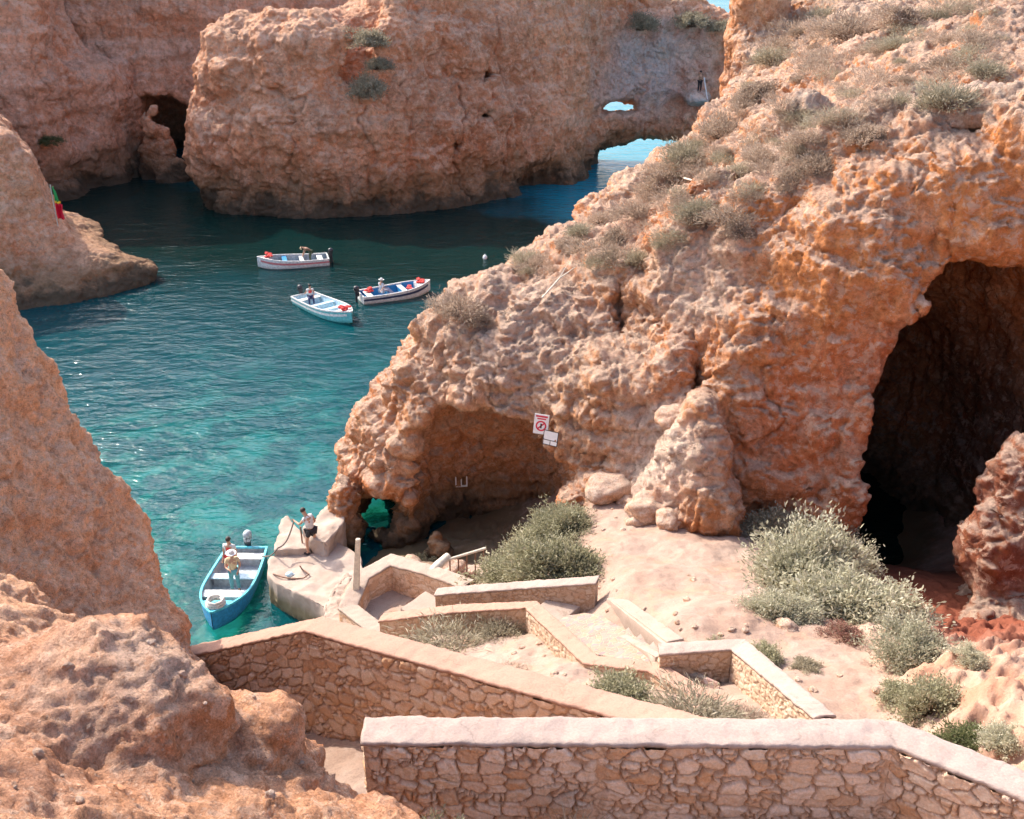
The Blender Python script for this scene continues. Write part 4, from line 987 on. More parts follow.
PULL = dict(waist=(0,.03,1.08), chest=(.0,.10,1.29), neck=(0,.16,1.45), skull=(0,.22,1.52), head=(0,.28,1.60), shL=(-.19,.10,1.38), shR=(.19,.10,1.38), elL=(-.24,.26,1.18), wrL=(-.14,.52,1.18), elR=(.27,.0,1.14), wrR=(.17,.16,.98),
 hipL=(-.11,.0,.90), kneeL=(-.15,.10,.50), ankL=(-.17,.06,.09), toeL=(-.18,.22,.03), kneeR=(.14,-.02,.50), ankR=(.16,-.12,.09), toeR=(.18,.04,.03))
HOLD = dict(elR=(.24,.14,1.16), wrR=(.12,.38,1.18), elL=(-.26,.04,1.13), wrL=(-.16,.26,1.02))
# ------------------------------------------------------------------ boats
for k, c in dict(white=(.62, .61, .58), blue=(.03, .24, .46), turq=(.10, .50, .60), navy=(.02, .03, .08), grey=(.34, .38, .40), red=(.60, .05, .05), teal=(.12, .42, .42), dark=(.03, .03, .035), pinkred=(.50, .16, .16), paleblue=(.45, .60, .66)).items():
    M['bt_'+k] = plain(k+'_boat_paint', c, .42, .24, 9, spec=.5)
def boat(label, bow, stern, beam, hull, gun, deck, seats, stripe=None, inside='white', motor='grey', group=None, sheer=.50):
    bow = np.array(bow[:2]); stern = np.array(stern[:2]); d = bow-stern; L = np.linalg.norm(d); rz = math.atan2(d[1], d[0])
    o = empty('boat', (*stern, 0.), rz, label, 'boat', group)
    n = 22
    def hb(t): return beam/2*(.86+.14*math.sin(min(t/.5, 1)*math.pi/2))*(1-max(0, (t-.5)/.5)**2.4)+.015
    def sh(t): return sheer+.34*t**2.4
    def keel(t): return -.22+.5*max(0, (t-.72)/.28)**2*(sheer+.2)
    V = []; K = 7
    def ring(t, ins, fl=None):
        b = max(.012, hb(t)-ins); zt = sh(t); zk = keel(t)+ins; r = []
        prof = [(1., zt), (.985, zt*.62+zk*.38), (.93, zt*.32+zk*.68), (.78, zt*.12+zk*.88), (.40, zk+.03*(1-t)), (0, zk)]
        for x, z in prof: r.append((x*b, z if fl is None else max(z, fl)))
        return [(t*L*(1 if ins == 0 else .985), y, z) for y, z in r]+[(t*L*(1 if ins == 0 else .985), -y, z) for y, z in r[-2::-1]]
    def shell(ins, fl, t0=0.):
        rr = [ring(t0+(1-t0)*i/n, ins, fl) for i in range(n+1)]; k = len(rr[0])
        return [v for r in rr for v in r], [(i*k+j, i*k+j+1, (i+1)*k+j+1, (i+1)*k+j) for i in range(n) for j in range(k-1)], k
    a, fa, k = shell(0, None); m = MB(); m.add(a, fa)
    m.add([a[i] for i in range(k)], [tuple(range(k))]); m.build('hull', M['bt_'+hull], o)
    a, fa, k = shell(.045, .06, .012); m = MB(); m.add(a, fa); m.add([a[i] for i in range(k)], [tuple(range(k))]); m.build('inner_hull', M['bt_'+inside], o)
    # gunwale
    for s in (1, -1):
        m = MB(); q = []; wd = .055
        for i in range(n+1):
            t = i/n; x = t*L; y = hb(t)*s; z = sh(t)
            q.append([(x, y+.02*s, z-.05), (x, y+.022*s, z+.03), (x, y-wd*s, z+.03), (x, y-wd*s, z-.05)])
        m.add([v for r in q for v in r], [(i*4+j, i*4+(j+1) % 4, (i+1)*4+(j+1) % 4, (i+1)*4+j) for i in range(n) for j in range(4)]); m.add(q[0], [(0, 1, 2, 3)]); m.add(q[-1], [(0, 1, 2, 3)])
        m.build('gunwale', M['bt_'+gun], o)
        if stripe:
            m = MB(); V = []
            for i in range(n):
                t = i/n; b = hb(t); zt, zk = sh(t), keel(t)
                V += [(t*L, (b*.995+.006)*s, zt*.80+zk*.20), (t*L, (b*.99+.006)*s, zt*.62+zk*.38)]
            m.add(V, [(2*i, 2*i+2, 2*i+3, 2*i+1) for i in range(n-1)]); m.build('stripe', M['bt_'+stripe], o)
    # transom cap, bow deck, thwarts
    MB().box((.03, 0, sh(0)+.0), (.09, hb(0)*2, .08)).build('transom', M['bt_'+gun if hull != 'white' else 'bt_white'], o, bevel=.01)
    m = MB(); q = []
    for i in range(9):
        t = .80+.195*i/8; q.append([(t*L, hb(t)-.05, sh(t)-.03), (t*L, 0, sh(t)+.02), (t*L, -hb(t)+.05, sh(t)-.03)])
    m.add([v for r in q for v in r], [(i*3+j, i*3+j+1, i*3+j+4, i*3+j+3) for i in range(8) for j in range(2)])
    m.add([q[0][0], q[0][1], q[0][2], (.80*L, -hb(.8)+.05, .1), (.80*L, hb(.8)-.05, .1)], [(0, 1, 2, 3, 4)]); m.build('bow_deck', M['bt_'+deck], o)
    for t, c, wd in seats:
        z = sh(t)-.12
        s = MB().box((t*L, 0, z), (wd, hb(t)*2-.11, .05)).build('thwart', M['bt_'+c], o, bevel=.008)
        MB().box((t*L, 0, z/2+.01), (wd*.8, hb(t)*2-.34, z-.05)).build('seat_base', M['bt_'+inside], s)
    if motor:
        m = MB(); m.ball((-.22, 0, sh(0)+.42), (.21, .17, .17), 14, 10); m.box((-.2, 0, sh(0)+.25), (.30, .24, .12))
        r = m.build('outboard_motor', M['bt_'+motor], o)
        MB().box((-.14, 0, sh(0)+.05), (.14, .22, .34)).build('bracket', M['bt_dark'], r, bevel=.01)
        MB().tube([(-.24, 0, sh(0)+.2), (-.26, 0, -.1), (-.28, 0, -.5)], [.085, .07, .05], 8).build('motor_leg', M['bt_dark'], r)
        m = MB(); m.tube([(-.28, 0, -.5), (-.42, 0, -.5)], [.045, .02], 8)
        for i in range(3):
            w = 2.1*i; m.add([(-.40, .02*math.cos(w), -.5+.02*math.sin(w)), (-.37, .15*math.cos(w-.35), -.5+.15*math.sin(w-.35)), (-.43, .15*math.cos(w+.35), -.5+.15*math.sin(w+.35))], [(0, 1, 2)])
        m.build('propeller', M['bt_dark'], r)
        MB().tube([(-.1, 0, sh(0)+.35), (.3, .08, sh(0)+.36)], .02, 6).build('tiller', M['bt_dark'], r)
    return o, L, sh
def on_boat(o, x, y, z):
    c, s = math.cos(o.rotation_euler.z), math.sin(o.rotation_euler.z)
    return (o.location.x+x*c-y*s, o.location.y+x*s+y*c, z)
def life_vests(label, loc, rz, n=3, r=.26, group='red life vests in the boats'):
    """a small heap of folded vests"""
    m = MB(); rnd = random.Random(hash(label) % 999)
    for i in range(n):
        a = rnd.random()*6.28; q = r*.55*(i > 0)
        cx, cy = q*math.cos(a), q*math.sin(a)
        for s in (-1, 1):
            m.ball((cx+.09*s*math.cos(a), cy+.09*s*math.sin(a), .06+.05*i), (.13, .16, .07), 10, 6)
        m.tube([(cx-.12, cy, .1+.05*i), (cx, cy+.1, .13+.05*i), (cx+.12, cy, .1+.05*i)], .03, 6)
    o = m.build('life_vest', M['cl_red']); o.location = loc; o.rotation_euler.z = rz
    return tag(o, label, 'life vest', group)
def make_boats():
    g = 'small open motor boats in the cove'
    A, L, sh = boat('bright blue boat moored beside the jetty with two people standing in it', P(211,615,.75), P(247,547,.5), 1.75, 'blue', 'turq', 'turq', [(.10,'white',.40),(.40,'paleblue',.34),(.66,'white',.42)], None, 'grey', 'grey', g)
    A_rz = A.rotation_euler.z
    V = [on_boat(A, L*.885, .02, sh(.885)+.04)]
    m = MB()
    for k, (r, z) in enumerate([(.30,.05),(.24,.06),(.29,.13),(.22,.14),(.26,.20)]):
        m.tube([(r*math.cos(2*math.pi*i/18)*(1+.04*math.sin(3*i+k)), r*math.sin(2*math.pi*i/18), z+.012*math.sin(2.3*i+k)) for i in range(18)], .045, 7, closed=True)
    rp = m.build('rope_coil', plain('pale_rope', (.56, .52, .46), .9, .3, 40)); rp.location = V[0]; tag(rp, 'thick pale rope coiled on the blue bow deck', 'rope')
    person('person in white sun hat and teal trousers standing amid the blue boat', on_boat(A, L*.50, .16, .08), A_rz-math.pi/2+.3, HOLD, 'straw', 'teal', True, .6, hat='white')
    person('person in red life vest standing behind the one in white hat', on_boat(A, L*.31, -.18, .08), A_rz-math.pi/2-.2, None, 'white', 'red', True, .5, vest='red')
    B, L, sh = boat('white boat farthest out with bow to the left, person bent over', P(257,258,.75), P(328,256,.5), 1.9, 'white', 'white', 'white', [(.12,'white',.4),(.38,'white',.3),(.62,'blue',.34)], 'pinkred', 'grey', 'dark', g)
    life_vests('red life vests heaped on the farthest boat with its bow left', on_boat(B, L*.86, 0, sh(.86)), .4, 5, .42)
    person('person in brown top bending over near stern of the farthest boat', on_boat(B, L*.26, 0, .08), B.rotation_euler.z-math.pi/2, BEND, 'brown', 'olive', True, .8, hat='straw')
    C, L, sh = boat('white boat with teal hull and bow pointing towards the viewer', P(352,313,.75), P(302,294,.5), 1.9, 'teal', 'white', 'white', [(.13,'white',.42),(.40,'paleblue',.3),(.62,'paleblue',.34)], 'white', 'paleblue', 'dark', g)
    life_vests('bright red vest bundle on bow deck of the teal hulled boat', on_boat(C, L*.86, 0, sh(.86)), 1., 5, .42)
    person('person in white shirt with red vest seated at stern of teal boat', on_boat(C, L*.15, .1, .02), C.rotation_euler.z-math.pi/2-.4, SIT, 'white', 'navy', True, .4, vest='red', hair='hair_dark')
    D, L, sh = boat('white boat with navy stripe and raised bow to the right', P(430,281,.75), P(360,294,.5), 1.9, 'white', 'white', 'white', [(.12,'white',.4),(.42,'navy',.3),(.60,'white',.34)], 'navy', 'blue', 'dark', g)
    life_vests('red vests on bow of the navy striped boat', on_boat(D, L*.84, 0, sh(.84)), 0, 4, .36)
    life_vests('red vest bundle at stern of the navy striped boat', on_boat(D, L*.17, .35, .42), 2, 4, .36)
    life_vests('small red vest pile amidships in the navy striped boat', on_boat(D, L*.70, .1, .35), 1.3, 3, .30)
    person('person in pale grey clothes seated in the navy striped boat', on_boat(D, L*.30, 0, .02), D.rotation_euler.z-math.pi/2+.5, SIT, 'grey', 'grey', True, .9, hat='white')
# ------------------------------------------------------------------ plants
def leaf_mat(name, a, b, tip, rough=.75):
    t = NT(name); r = t.n('NewGeometry').outputs['Random Per Island']; o = t.objrand()
    c = t.mix(r, a, b); c = t.mix(t.rng(r, .78, .95), c, tip); c = t.mix(1., c, t.ramp(o, [(0, (.86, .86, .84)), (1, (1.14, 1.12, 1.1))]), 'MULTIPLY')
    d = t.bsdf(c, rough, None, .2)
    tr = t.n('BsdfTranslucent', Color=c); b = t.out.inputs[0].links[0].from_socket
    mx = t.n('MixShader', i0=.35, i1=b, i2=tr.outputs[0]); t.t.links.new(mx.outputs[0], t.out.inputs[0]); return d
M['lf_silver'] = leaf_mat('silvery_leaves', (.40, .385, .27), (.54, .51, .38), (.64, .60, .47))
M['lf_green'] = leaf_mat('dusty_green_leaves', (.27, .26, .155), (.39, .365, .24), (.50, .46, .33))
M['lf_dark'] = leaf_mat('deep_green_leaves', (.10, .12, .05), (.19, .20, .09), (.28, .26, .15))
M['lf_dry'] = leaf_mat('dry_grey_twigs', (.31, .225, .165), (.43, .33, .25), (.54, .44, .345))
M['lf_olive'] = leaf_mat('olive_grey_twigs', (.29, .25, .17), (.39, .34, .245), (.48, .43, .33))
M['lf_red'] = leaf_mat('reddish_stems', (.24, .10, .08), (.34, .20, .15), (.36, .30, .20))
M['lf_straw'] = leaf_mat('straw_grass', (.38, .28, .18), (.52, .42, .30), (.60, .50, .38))
M['twig'] = plain('shrub_wood', (.18, .12, .08), .9, .2, 20)
def blades(base, dirs, ln, wd, rng, bend=.25):
    """two-segment leaf blades: 6 vertices, 2 quads each"""
    n = len(base); rv = rng.normal(size=(n, 3)); s = np.cross(dirs, rv); s /= np.linalg.norm(s, axis=1)[:, None]+1e-9
    ln = ln[:, None]; wd = wd[:, None]
    m = base+dirs*ln*.5+rv*ln*bend*.15; t = base+dirs*ln+rv*ln*bend*.3-np.array([0, 0, 1])*ln*bend*.3
    V = np.stack([base-s*wd*.5, base+s*wd*.5, m-s*wd, m+s*wd, t-s*wd*.3, t+s*wd*.3], 1).reshape(-1, 3)
    i = np.arange(n)[:, None]*6
    return V, np.concatenate([i+np.array([0, 1, 3, 2]), i+np.array([2, 3, 5, 4])], 0)
def shrub_proto(kind, seed):
    """unit shrub (radius 1): tapering branches, side sprays and many leaf blades; returns foliage and stem meshes"""
    rng = np.random.default_rng(seed)
    spec = dict(leafy=(100, 84, .085, .016, .85), dense=(190, 100, .07, .013, .8), twiggy=(80, 30, .16, .012, .75), grass=(0, 0, .7, .012, .8), small=(26, 26, .16, .022, .8), smalldry=(34, 18, .24, .012, .75))[kind]
    nb, nl, ll, lw, hh = spec
    if kind == 'grass':
        n = 420; b = rng.normal(size=(n, 3))*np.array([.35, .35, 0]); d = rng.normal(size=(n, 3))*.38+b*.6; d[:, 2] = 1; d /= np.linalg.norm(d, axis=1)[:, None]
        V, Q = blades(b, d, rng.uniform(.4, 1.0, n), np.full(n, lw), rng, .7)
        return mk_mesh('grass_blades', V, Q, None, False), None
    lob = rng.normal(size=(7, 3)); lob[:, 2] = np.abs(lob[:, 2]); lob /= np.linalg.norm(lob, axis=1)[:, None]; la = rng.uniform(-.4, .5, 7)
    az = rng.uniform(0, 2*np.pi, nb); el = np.arcsin(rng.uniform(.02, 1, nb)**.9)
    d = np.stack([np.cos(el)*np.cos(az), np.cos(el)*np.sin(az), np.sin(el)], 1)
    R = rng.uniform(.62, 1.0, nb)*np.where(rng.random(nb) < .12, 1.2, 1.)*(1+np.sum(la*np.maximum(0, d@lob.T)**3, 1))
    tips = d*R[:, None]*np.array([1, 1, hh])
    root = rng.normal(size=(nb, 3))*np.array([.16, .16, 0])
    k = nb*nl; bi = np.repeat(np.arange(nb), nl)
    t = rng.uniform(.35, 1.0, k)**.7
    pos = root[bi]*(1-t[:, None])+tips[bi]*t[:, None]+np.array([0, 0, 1])*(.14*np.sin(t*np.pi))[:, None]
    spread = .075 if 'twig' not in kind and 'dry' not in kind else .13
    pos += rng.normal(size=(k, 3))*spread*(.4+t[:, None]*.8); pos[:, 2] = np.maximum(pos[:, 2], .01)
    dirs = d[bi]*.8+rng.normal(size=(k, 3))*(.6 if kind in ('leafy', 'dense', 'small') else .45)+np.array([0, 0, .35]); dirs /= np.linalg.norm(dirs, axis=1)[:, None]
    V, Q = blades(pos, dirs, rng.uniform(.6, 1.3, k)*ll, rng.uniform(.7, 1.3, k)*lw, rng)
    f = mk_mesh('foliage', V, Q, None, False)
    sv = []; sf = []
    for i in range(0, nb, 2):
        a = root[i]; b = a*.5+tips[i]*.5+np.array([0, 0, .07]); c = tips[i]*.93
        v, q = tube([a*.6, b, c], [.022, .012, .004], 4); o = len(sv); sv += v; sf += [tuple(o+x for x in fq) for fq in q if len(fq) == 4]
    s = mk_mesh('stems', sv, sf, M['twig'])
    return f, s
_PR = {}
def proto_mesh(kind, var, mat):
    key = (kind, var)
    if key not in _PR: _PR[key] = shrub_proto(kind, 900+var*13+len(kind)*101)
    km = (kind, var, mat)
    if km not in _PR:
        f = _PR[key][0].copy(); f.materials.clear(); f.materials.append(M[mat]); _PR[km] = f
    return _PR[km], _PR[key][1]
_n = [0]
def shrub(label, loc, r, kind, mat, group=None, hz=1., cat='shrub', sink=.08, parts=True):
    _n[0] += 1; var = _n[0] % 3
    f, s = proto_mesh(kind, var, mat)
    nm = 'grass_tuft' if kind == 'grass' else 'shrub'
    rnd = random.Random(_n[0]); rz = rnd.random()*6.28
    L = (loc[0], loc[1], loc[2]-sink*r)
    if kind == 'grass' or not parts:
        o = link(nm, f); o.location = L; o.rotation_euler.z = rz; tag(o, label, cat, group)
    else:
        o = empty(nm, L, rz, label, cat, group); link('foliage', f, o); link('stems', s, o)
    o.scale = (r*rnd.uniform(.92, 1.08), r*rnd.uniform(.92, 1.08), r*hz)
    return o
def cast(objs, u, v):
    o = Vector((0, 0, CH)); d = (Vector(PZ(u, v, 10.))-o).normalized(); best = None
    for ob in objs:
        hit, loc, nrm, _ = ob.ray_cast(o, d)
        if hit and (best is None or (loc-o).length < best[1]): best = (loc, (loc-o).length, nrm)
    return best
def at_px(label, u, v, wpx, kind, mat, objs, **kw):
    """(u,v): where the plant meets the surface; wpx: its width in the survey photograph"""
    h = cast(objs, u, v)
    if h is None: return
    Z = (h[0].y*cT-(h[0].z-CH)*sT)
    return shrub(label, h[0], wpx/2*Z/F_PX, kind, mat, **kw)
def make_plants(HL, STK, FARC, GR, NEAR):
    S = [HL, GR]
    at_px('big silvery green shrub left of the cave mouth, tallest of its clump', 806,590,132,'dense','lf_silver',S, hz=1.15)
    at_px('wide pale silvery shrub spreading right below the tallest one', 860,624,150,'dense','lf_silver',S, hz=.95)
    at_px('pale rounded bush at the left foot of that silvery clump, low and broad', 786,616,84,'dense','lf_silver',S, hz=.8)
    at_px('round grey green shrub hanging over the edge beside dark red ground', 914,662,92,'dense','lf_silver',S, hz=1.1)
    at_px('brownish thin shrub against the orange cliff behind the silvery clump', 768,540,78,'leafy','lf_olive',S, hz=1.)
    at_px('thin olive shrub at the cliff foot nearest the cave mouth', 822,535,60,'leafy','lf_olive',S, hz=1.)
    at_px('low reddish shrub at front of the silvery clump', 848,640,52,'leafy','lf_red',S, hz=.6)
    at_px('small green bush leaning over the bent end of the pale rubble wall', 766,660,46,'leafy','lf_green',S)
    at_px('small brown rounded bush casting a shadow on the sand', 806,668,44,'leafy','lf_olive',S, hz=.7)
    at_px('dark green hanging shrub behind the right bend of the near wall', 930,715,84,'leafy','lf_green',S, hz=1.)
    at_px('dark green trailing shrub touching the near wall coping', 966,748,72,'leafy','lf_dark',S, hz=.9)
    at_px('olive bush on the bank edge between two darker shrubs', 900,698,60,'leafy','lf_green',S, hz=.8)
    at_px('small pale shrub on the rocky bank below dark red ground', 970,662,38,'leafy','lf_silver',S)
    at_px('pale green shrub at the far right edge on the sunlit bank', 1006,745,54,'leafy','lf_silver',S)
    at_px('green bush joining the two lobes on the slope under the cliff, wide and low', 535,562,84,'dense','lf_green',S, hz=.8)
    at_px('silvery shrub tucked behind the tallest one, against the cave edge', 836,572,88,'dense','lf_silver',S, hz=1.)
    at_px('tiny green tuft above the grey coping of the rubble wall', 716,642,24,'small','lf_green',S, hz=.7, parts=False)
    at_px('dense dusty green bush spilling down from the cliff to the pale parapet', 568,578,110,'dense','lf_green',S, hz=.95)
    at_px('green bush higher up the bank, against the foot of the cliff', 562,536,84,'dense','lf_green',S, hz=.9)
    at_px('low left lobe of green bush next to the rusty railing', 512,586,86,'leafy','lf_green',S, hz=.9)
    at_px('reddish thin plant standing beside the rusty railing', 474,582,28,'leafy','lf_red',S, hz=.9)
    at_px('small yellow green weed below the rock pillars', 424,560,24,'small','lf_green',S, hz=.8, parts=False)
    at_px('grey green scrub filling the inside of the zigzag wall', 448,652,104,'twiggy','lf_olive',S, hz=.62)
    at_px('smaller grey scrub beside it, nearer to the wall bend', 500,636,64,'twiggy','lf_olive',S, hz=.7)
    at_px('tiny dry scrub on bare soil above the rose coping', 512,672,30,'smalldry','lf_dry',S, hz=.6, parts=False)
    at_px('olive green bush just beyond the near wall, left of the grey one', 618,705,92,'leafy','lf_green',S, hz=.75)
    at_px('grey feathery bush just beyond the near wall, right of the olive one', 695,722,110,'twiggy','lf_olive',S, hz=.6)
    at_px('sparse grey bush fading out on the pale sand beyond the near wall', 745,722,60,'twiggy','lf_dry',S, hz=.5)
    # foreground
    for lab, (x, y), r, k, mt in [('dark twiggy weed at the foot of wall between boulder and near wall', (-1.75,9.7), .30, 'twiggy', 'lf_olive'),
                                 ('second dark twiggy weed, closer to the near wall end', (-1.35,9.2), .24, 'twiggy', 'lf_olive')]:
        shrub(lab, (x, y, ground_h(x, y)), r, k, mt, hz=1.1)
    for lab, u, zz, yy, r, k, mt in [('green tuft at the bottom edge in front of the near wall', 436, 13.42, 7.0, .26, 'small', 'lf_green'), ('dry straw grass tuft at bottom centre in front of the near wall', 575, 13.2, 7.05, .36, 'grass', 'lf_straw')]:
        shrub(lab, ((u-512)/1000*(yy*cT+(CH-zz)*sT), yy, zz-.12), r, k, mt)
    # dry scrub of the headland slope
    g = 'dry scrub on the headland slope'
    big = [('dry grey shrub on the skyline just left of the sea arch water', 566,246,34),('bushy dry tuft on the skyline closest to the white buoy', 527,262,42),('dry brown cushion on the skyline above the boats', 460,312,56),
           ('dry shrub on bare rock below the skyline cushion', 482,322,34),('grey scrub above the pale crusted gully', 700,215,58),('thick olive scrub right of the pale crusted gully', 735,222,52),('dark scrub hanging at the top edge of the orange face', 745,235,44),
           ('wide grey scrub on the skyline below the grey rock wall', 688,160,62),('pale dry bush on the skyline beside the long pale rod', 722,135,60),('olive scrub at the left foot of the pale pinnacle', 755,95,48),('long olive scrub along the foot of the pale pinnacle', 772,62,50),
           ('grey shrub on the slope between the pinnacle and the white outcrop', 760,160,44),('grey brown shrub over the top of the white outcrop', 668,185,52),('olive shrub beside the upper path', 800,118,44),('dense grey scrub below the lichen covered crag', 815,170,50),
           ('dark dry shrub on the dark crag above orange rock', 860,140,54),('large dry shrub at the upper right on the brow', 945,105,72),('grey green shrub strip along the top of the slope', 850,36,70),('dry shrub high on the slope near the top edge', 905,22,56),
           ('brown shrub above the orange overhang', 985,75,50),('grey scrub midway down the ridge', 640,215,46),('small olive shrub on the ridge below the arch', 615,240,36),('dry scrub at the head of the reddish hollow', 640,262,44),('brown scrub at the end of the ridge', 600,222,36)]
    for i, (lab, u, v, w) in enumerate(big):
        at_px(lab, u, v, w, 'twiggy' if i % 3 else 'leafy', ['lf_dry', 'lf_olive', 'lf_dry'][i % 3], [HL], group=g, hz=.85, sink=.12)
    rnd = random.Random(5)
    poly = [(520,275),(590,225),(655,165),(700,130),(740,100),(790,20),(900,5),(1010,10),(1015,60),(900,110),(820,170),(760,215),(690,235),(600,275)]
    def inside(u, v):
        s = False
        for i in range(len(poly)):
            (a, b), (c, d) = poly[i-1], poly[i]
            if (b > v) != (d > v) and u < (c-a)*(v-b)/(d-b)+a: s = not s
        return s
    k = 0
    while k < 175:
        u, v = rnd.uniform(510, 1020), rnd.uniform(0, 280)
        if not inside(u, v): continue
        k += 1
        at_px('small dry tuft of scrub on the rocky headland slope', u, v, rnd.uniform(18, 50), rnd.choice(['smalldry', 'smalldry', 'twiggy']), rnd.choice(['lf_dry', 'lf_dry', 'lf_dry', 'lf_olive']), [HL], group='small dry tufts on the headland slope', hz=.75, sink=.15, parts=False)
    for lab, u, v, w, mt in [('olive bush low in the gully of the sea stack', 368,92,50,'lf_olive'),('dry bush at the upper end of the stack gully', 378,66,34,'lf_olive'),('olive bush at the head of the stack gully', 374,42,46,'lf_olive'),
                         ('green scrub on top of the stack, over the arch', 640,26,40,'lf_olive'),('olive scrub on the top edge above the grey rock wall', 690,22,46,'lf_olive'),('dry scrub at the right end of the stack top', 716,28,30,'lf_olive')]:
        at_px(lab, u, v, w, 'leafy', mt, [STK], hz=.9, sink=.2)
    at_px('dark green scrub in the notch of the far left cliff', 48,142,34,'leafy','lf_dark',FARC, hz=.5, sink=.1)
# ------------------------------------------------------------------ small things
def loose_rocks(objs, near):
    protos = []
    for i in range(4):
        bm = bmesh.new(); bmesh.ops.create_icosphere(bm, subdivisions=4, radius=1)
        me = bpy.data.meshes.new('rock'); bm.to_mesh(me); bm.free()
        V, N = geo(me); q = V+i*13.7
        f1, _ = worley(q*.9, 700+i)
        V = V*(1+.45*(.6-f1)+.22*fbm(q*1.3, 4, 710+i)+.05*fbm(q*6, 3, 720+i))[:, None]*np.array([1, .8, .62])
        setco(me, V); me.polygons.foreach_set('use_smooth', np.ones(len(me.polygons), bool)); me.materials.append(M['loose']); protos.append(me)
    L = [('flat slab rock on the sand ledge left of the pale fin', 648,512,40),('rounded rock at the foot of the pale fin', 668,520,30),('pinkish boulder at the left end of the sand ledge', 610,492,44),('smaller boulder between ledge and fin', 630,503,28),
         ('orange boulder below the ledge', 640,522,26),('single dark edged rock in front of the silvery clump', 786,628,22),('leaning slab on the headland face beside the pale fin', 672,420,34),('low boulder at the jetty end of rock pillars', 412,568,26),
         ('round boulder under the rock pillars', 452,572,26),('wet rock at water edge inside the sea tunnel', 372,520,20),('second wet rock inside the sea tunnel', 384,508,22)]
    for i, (lab, u, v, w) in enumerate(L):
        h = cast(objs, u, v)
        if not h: continue
        Z = h[0].y*cT-(h[0].z-CH)*sT; r = w/2*Z/F_PX
        o = link('rock', protos[i % 4]); o.location = h[0]+Vector((0, 0, r*.15)); o.scale = (r*1.1,)*3; o.rotation_euler = (0, 0, i*1.7); tag(o, lab, 'rock')
    rnd = random.Random(21)
    for k in range(30):
        h = cast(near, rnd.uniform(0, 400), rnd.uniform(585, 819))
        if not h or h[2].z < .35: continue
        r = rnd.uniform(.012, .045)
        o = link('stone', protos[k % 4]); o.location = h[0]; o.scale = (r,)*3; o.rotation_euler = (rnd.random()*3, 0, rnd.random()*6); tag(o, 'small stone chip lying on the rough foreground rock', 'stone', 'stone chips on the foreground rock')
    rnd = random.Random(11); k = 0
    while k < 110:
        u, v = rnd.choice([(rnd.uniform(600,700), rnd.uniform(575,635)), (rnd.uniform(320,345), rnd.uniform(585,622)), (rnd.uniform(700,900), rnd.uniform(600,700)), (rnd.uniform(450,580), rnd.uniform(640,690)), (rnd.uniform(590,660), rnd.uniform(495,530))])
        h = cast(objs, u, v); k += 1
        if not h or h[2].z < .5: continue
        r = rnd.uniform(.035, .10)
        o = link('stone', protos[k % 4]); o.location = h[0]; o.scale = (r,)*3; o.rotation_euler = (0, 0, rnd.random()*6); tag(o, 'small loose stone lying on the pale soil', 'stone', 'loose stones on the soil')
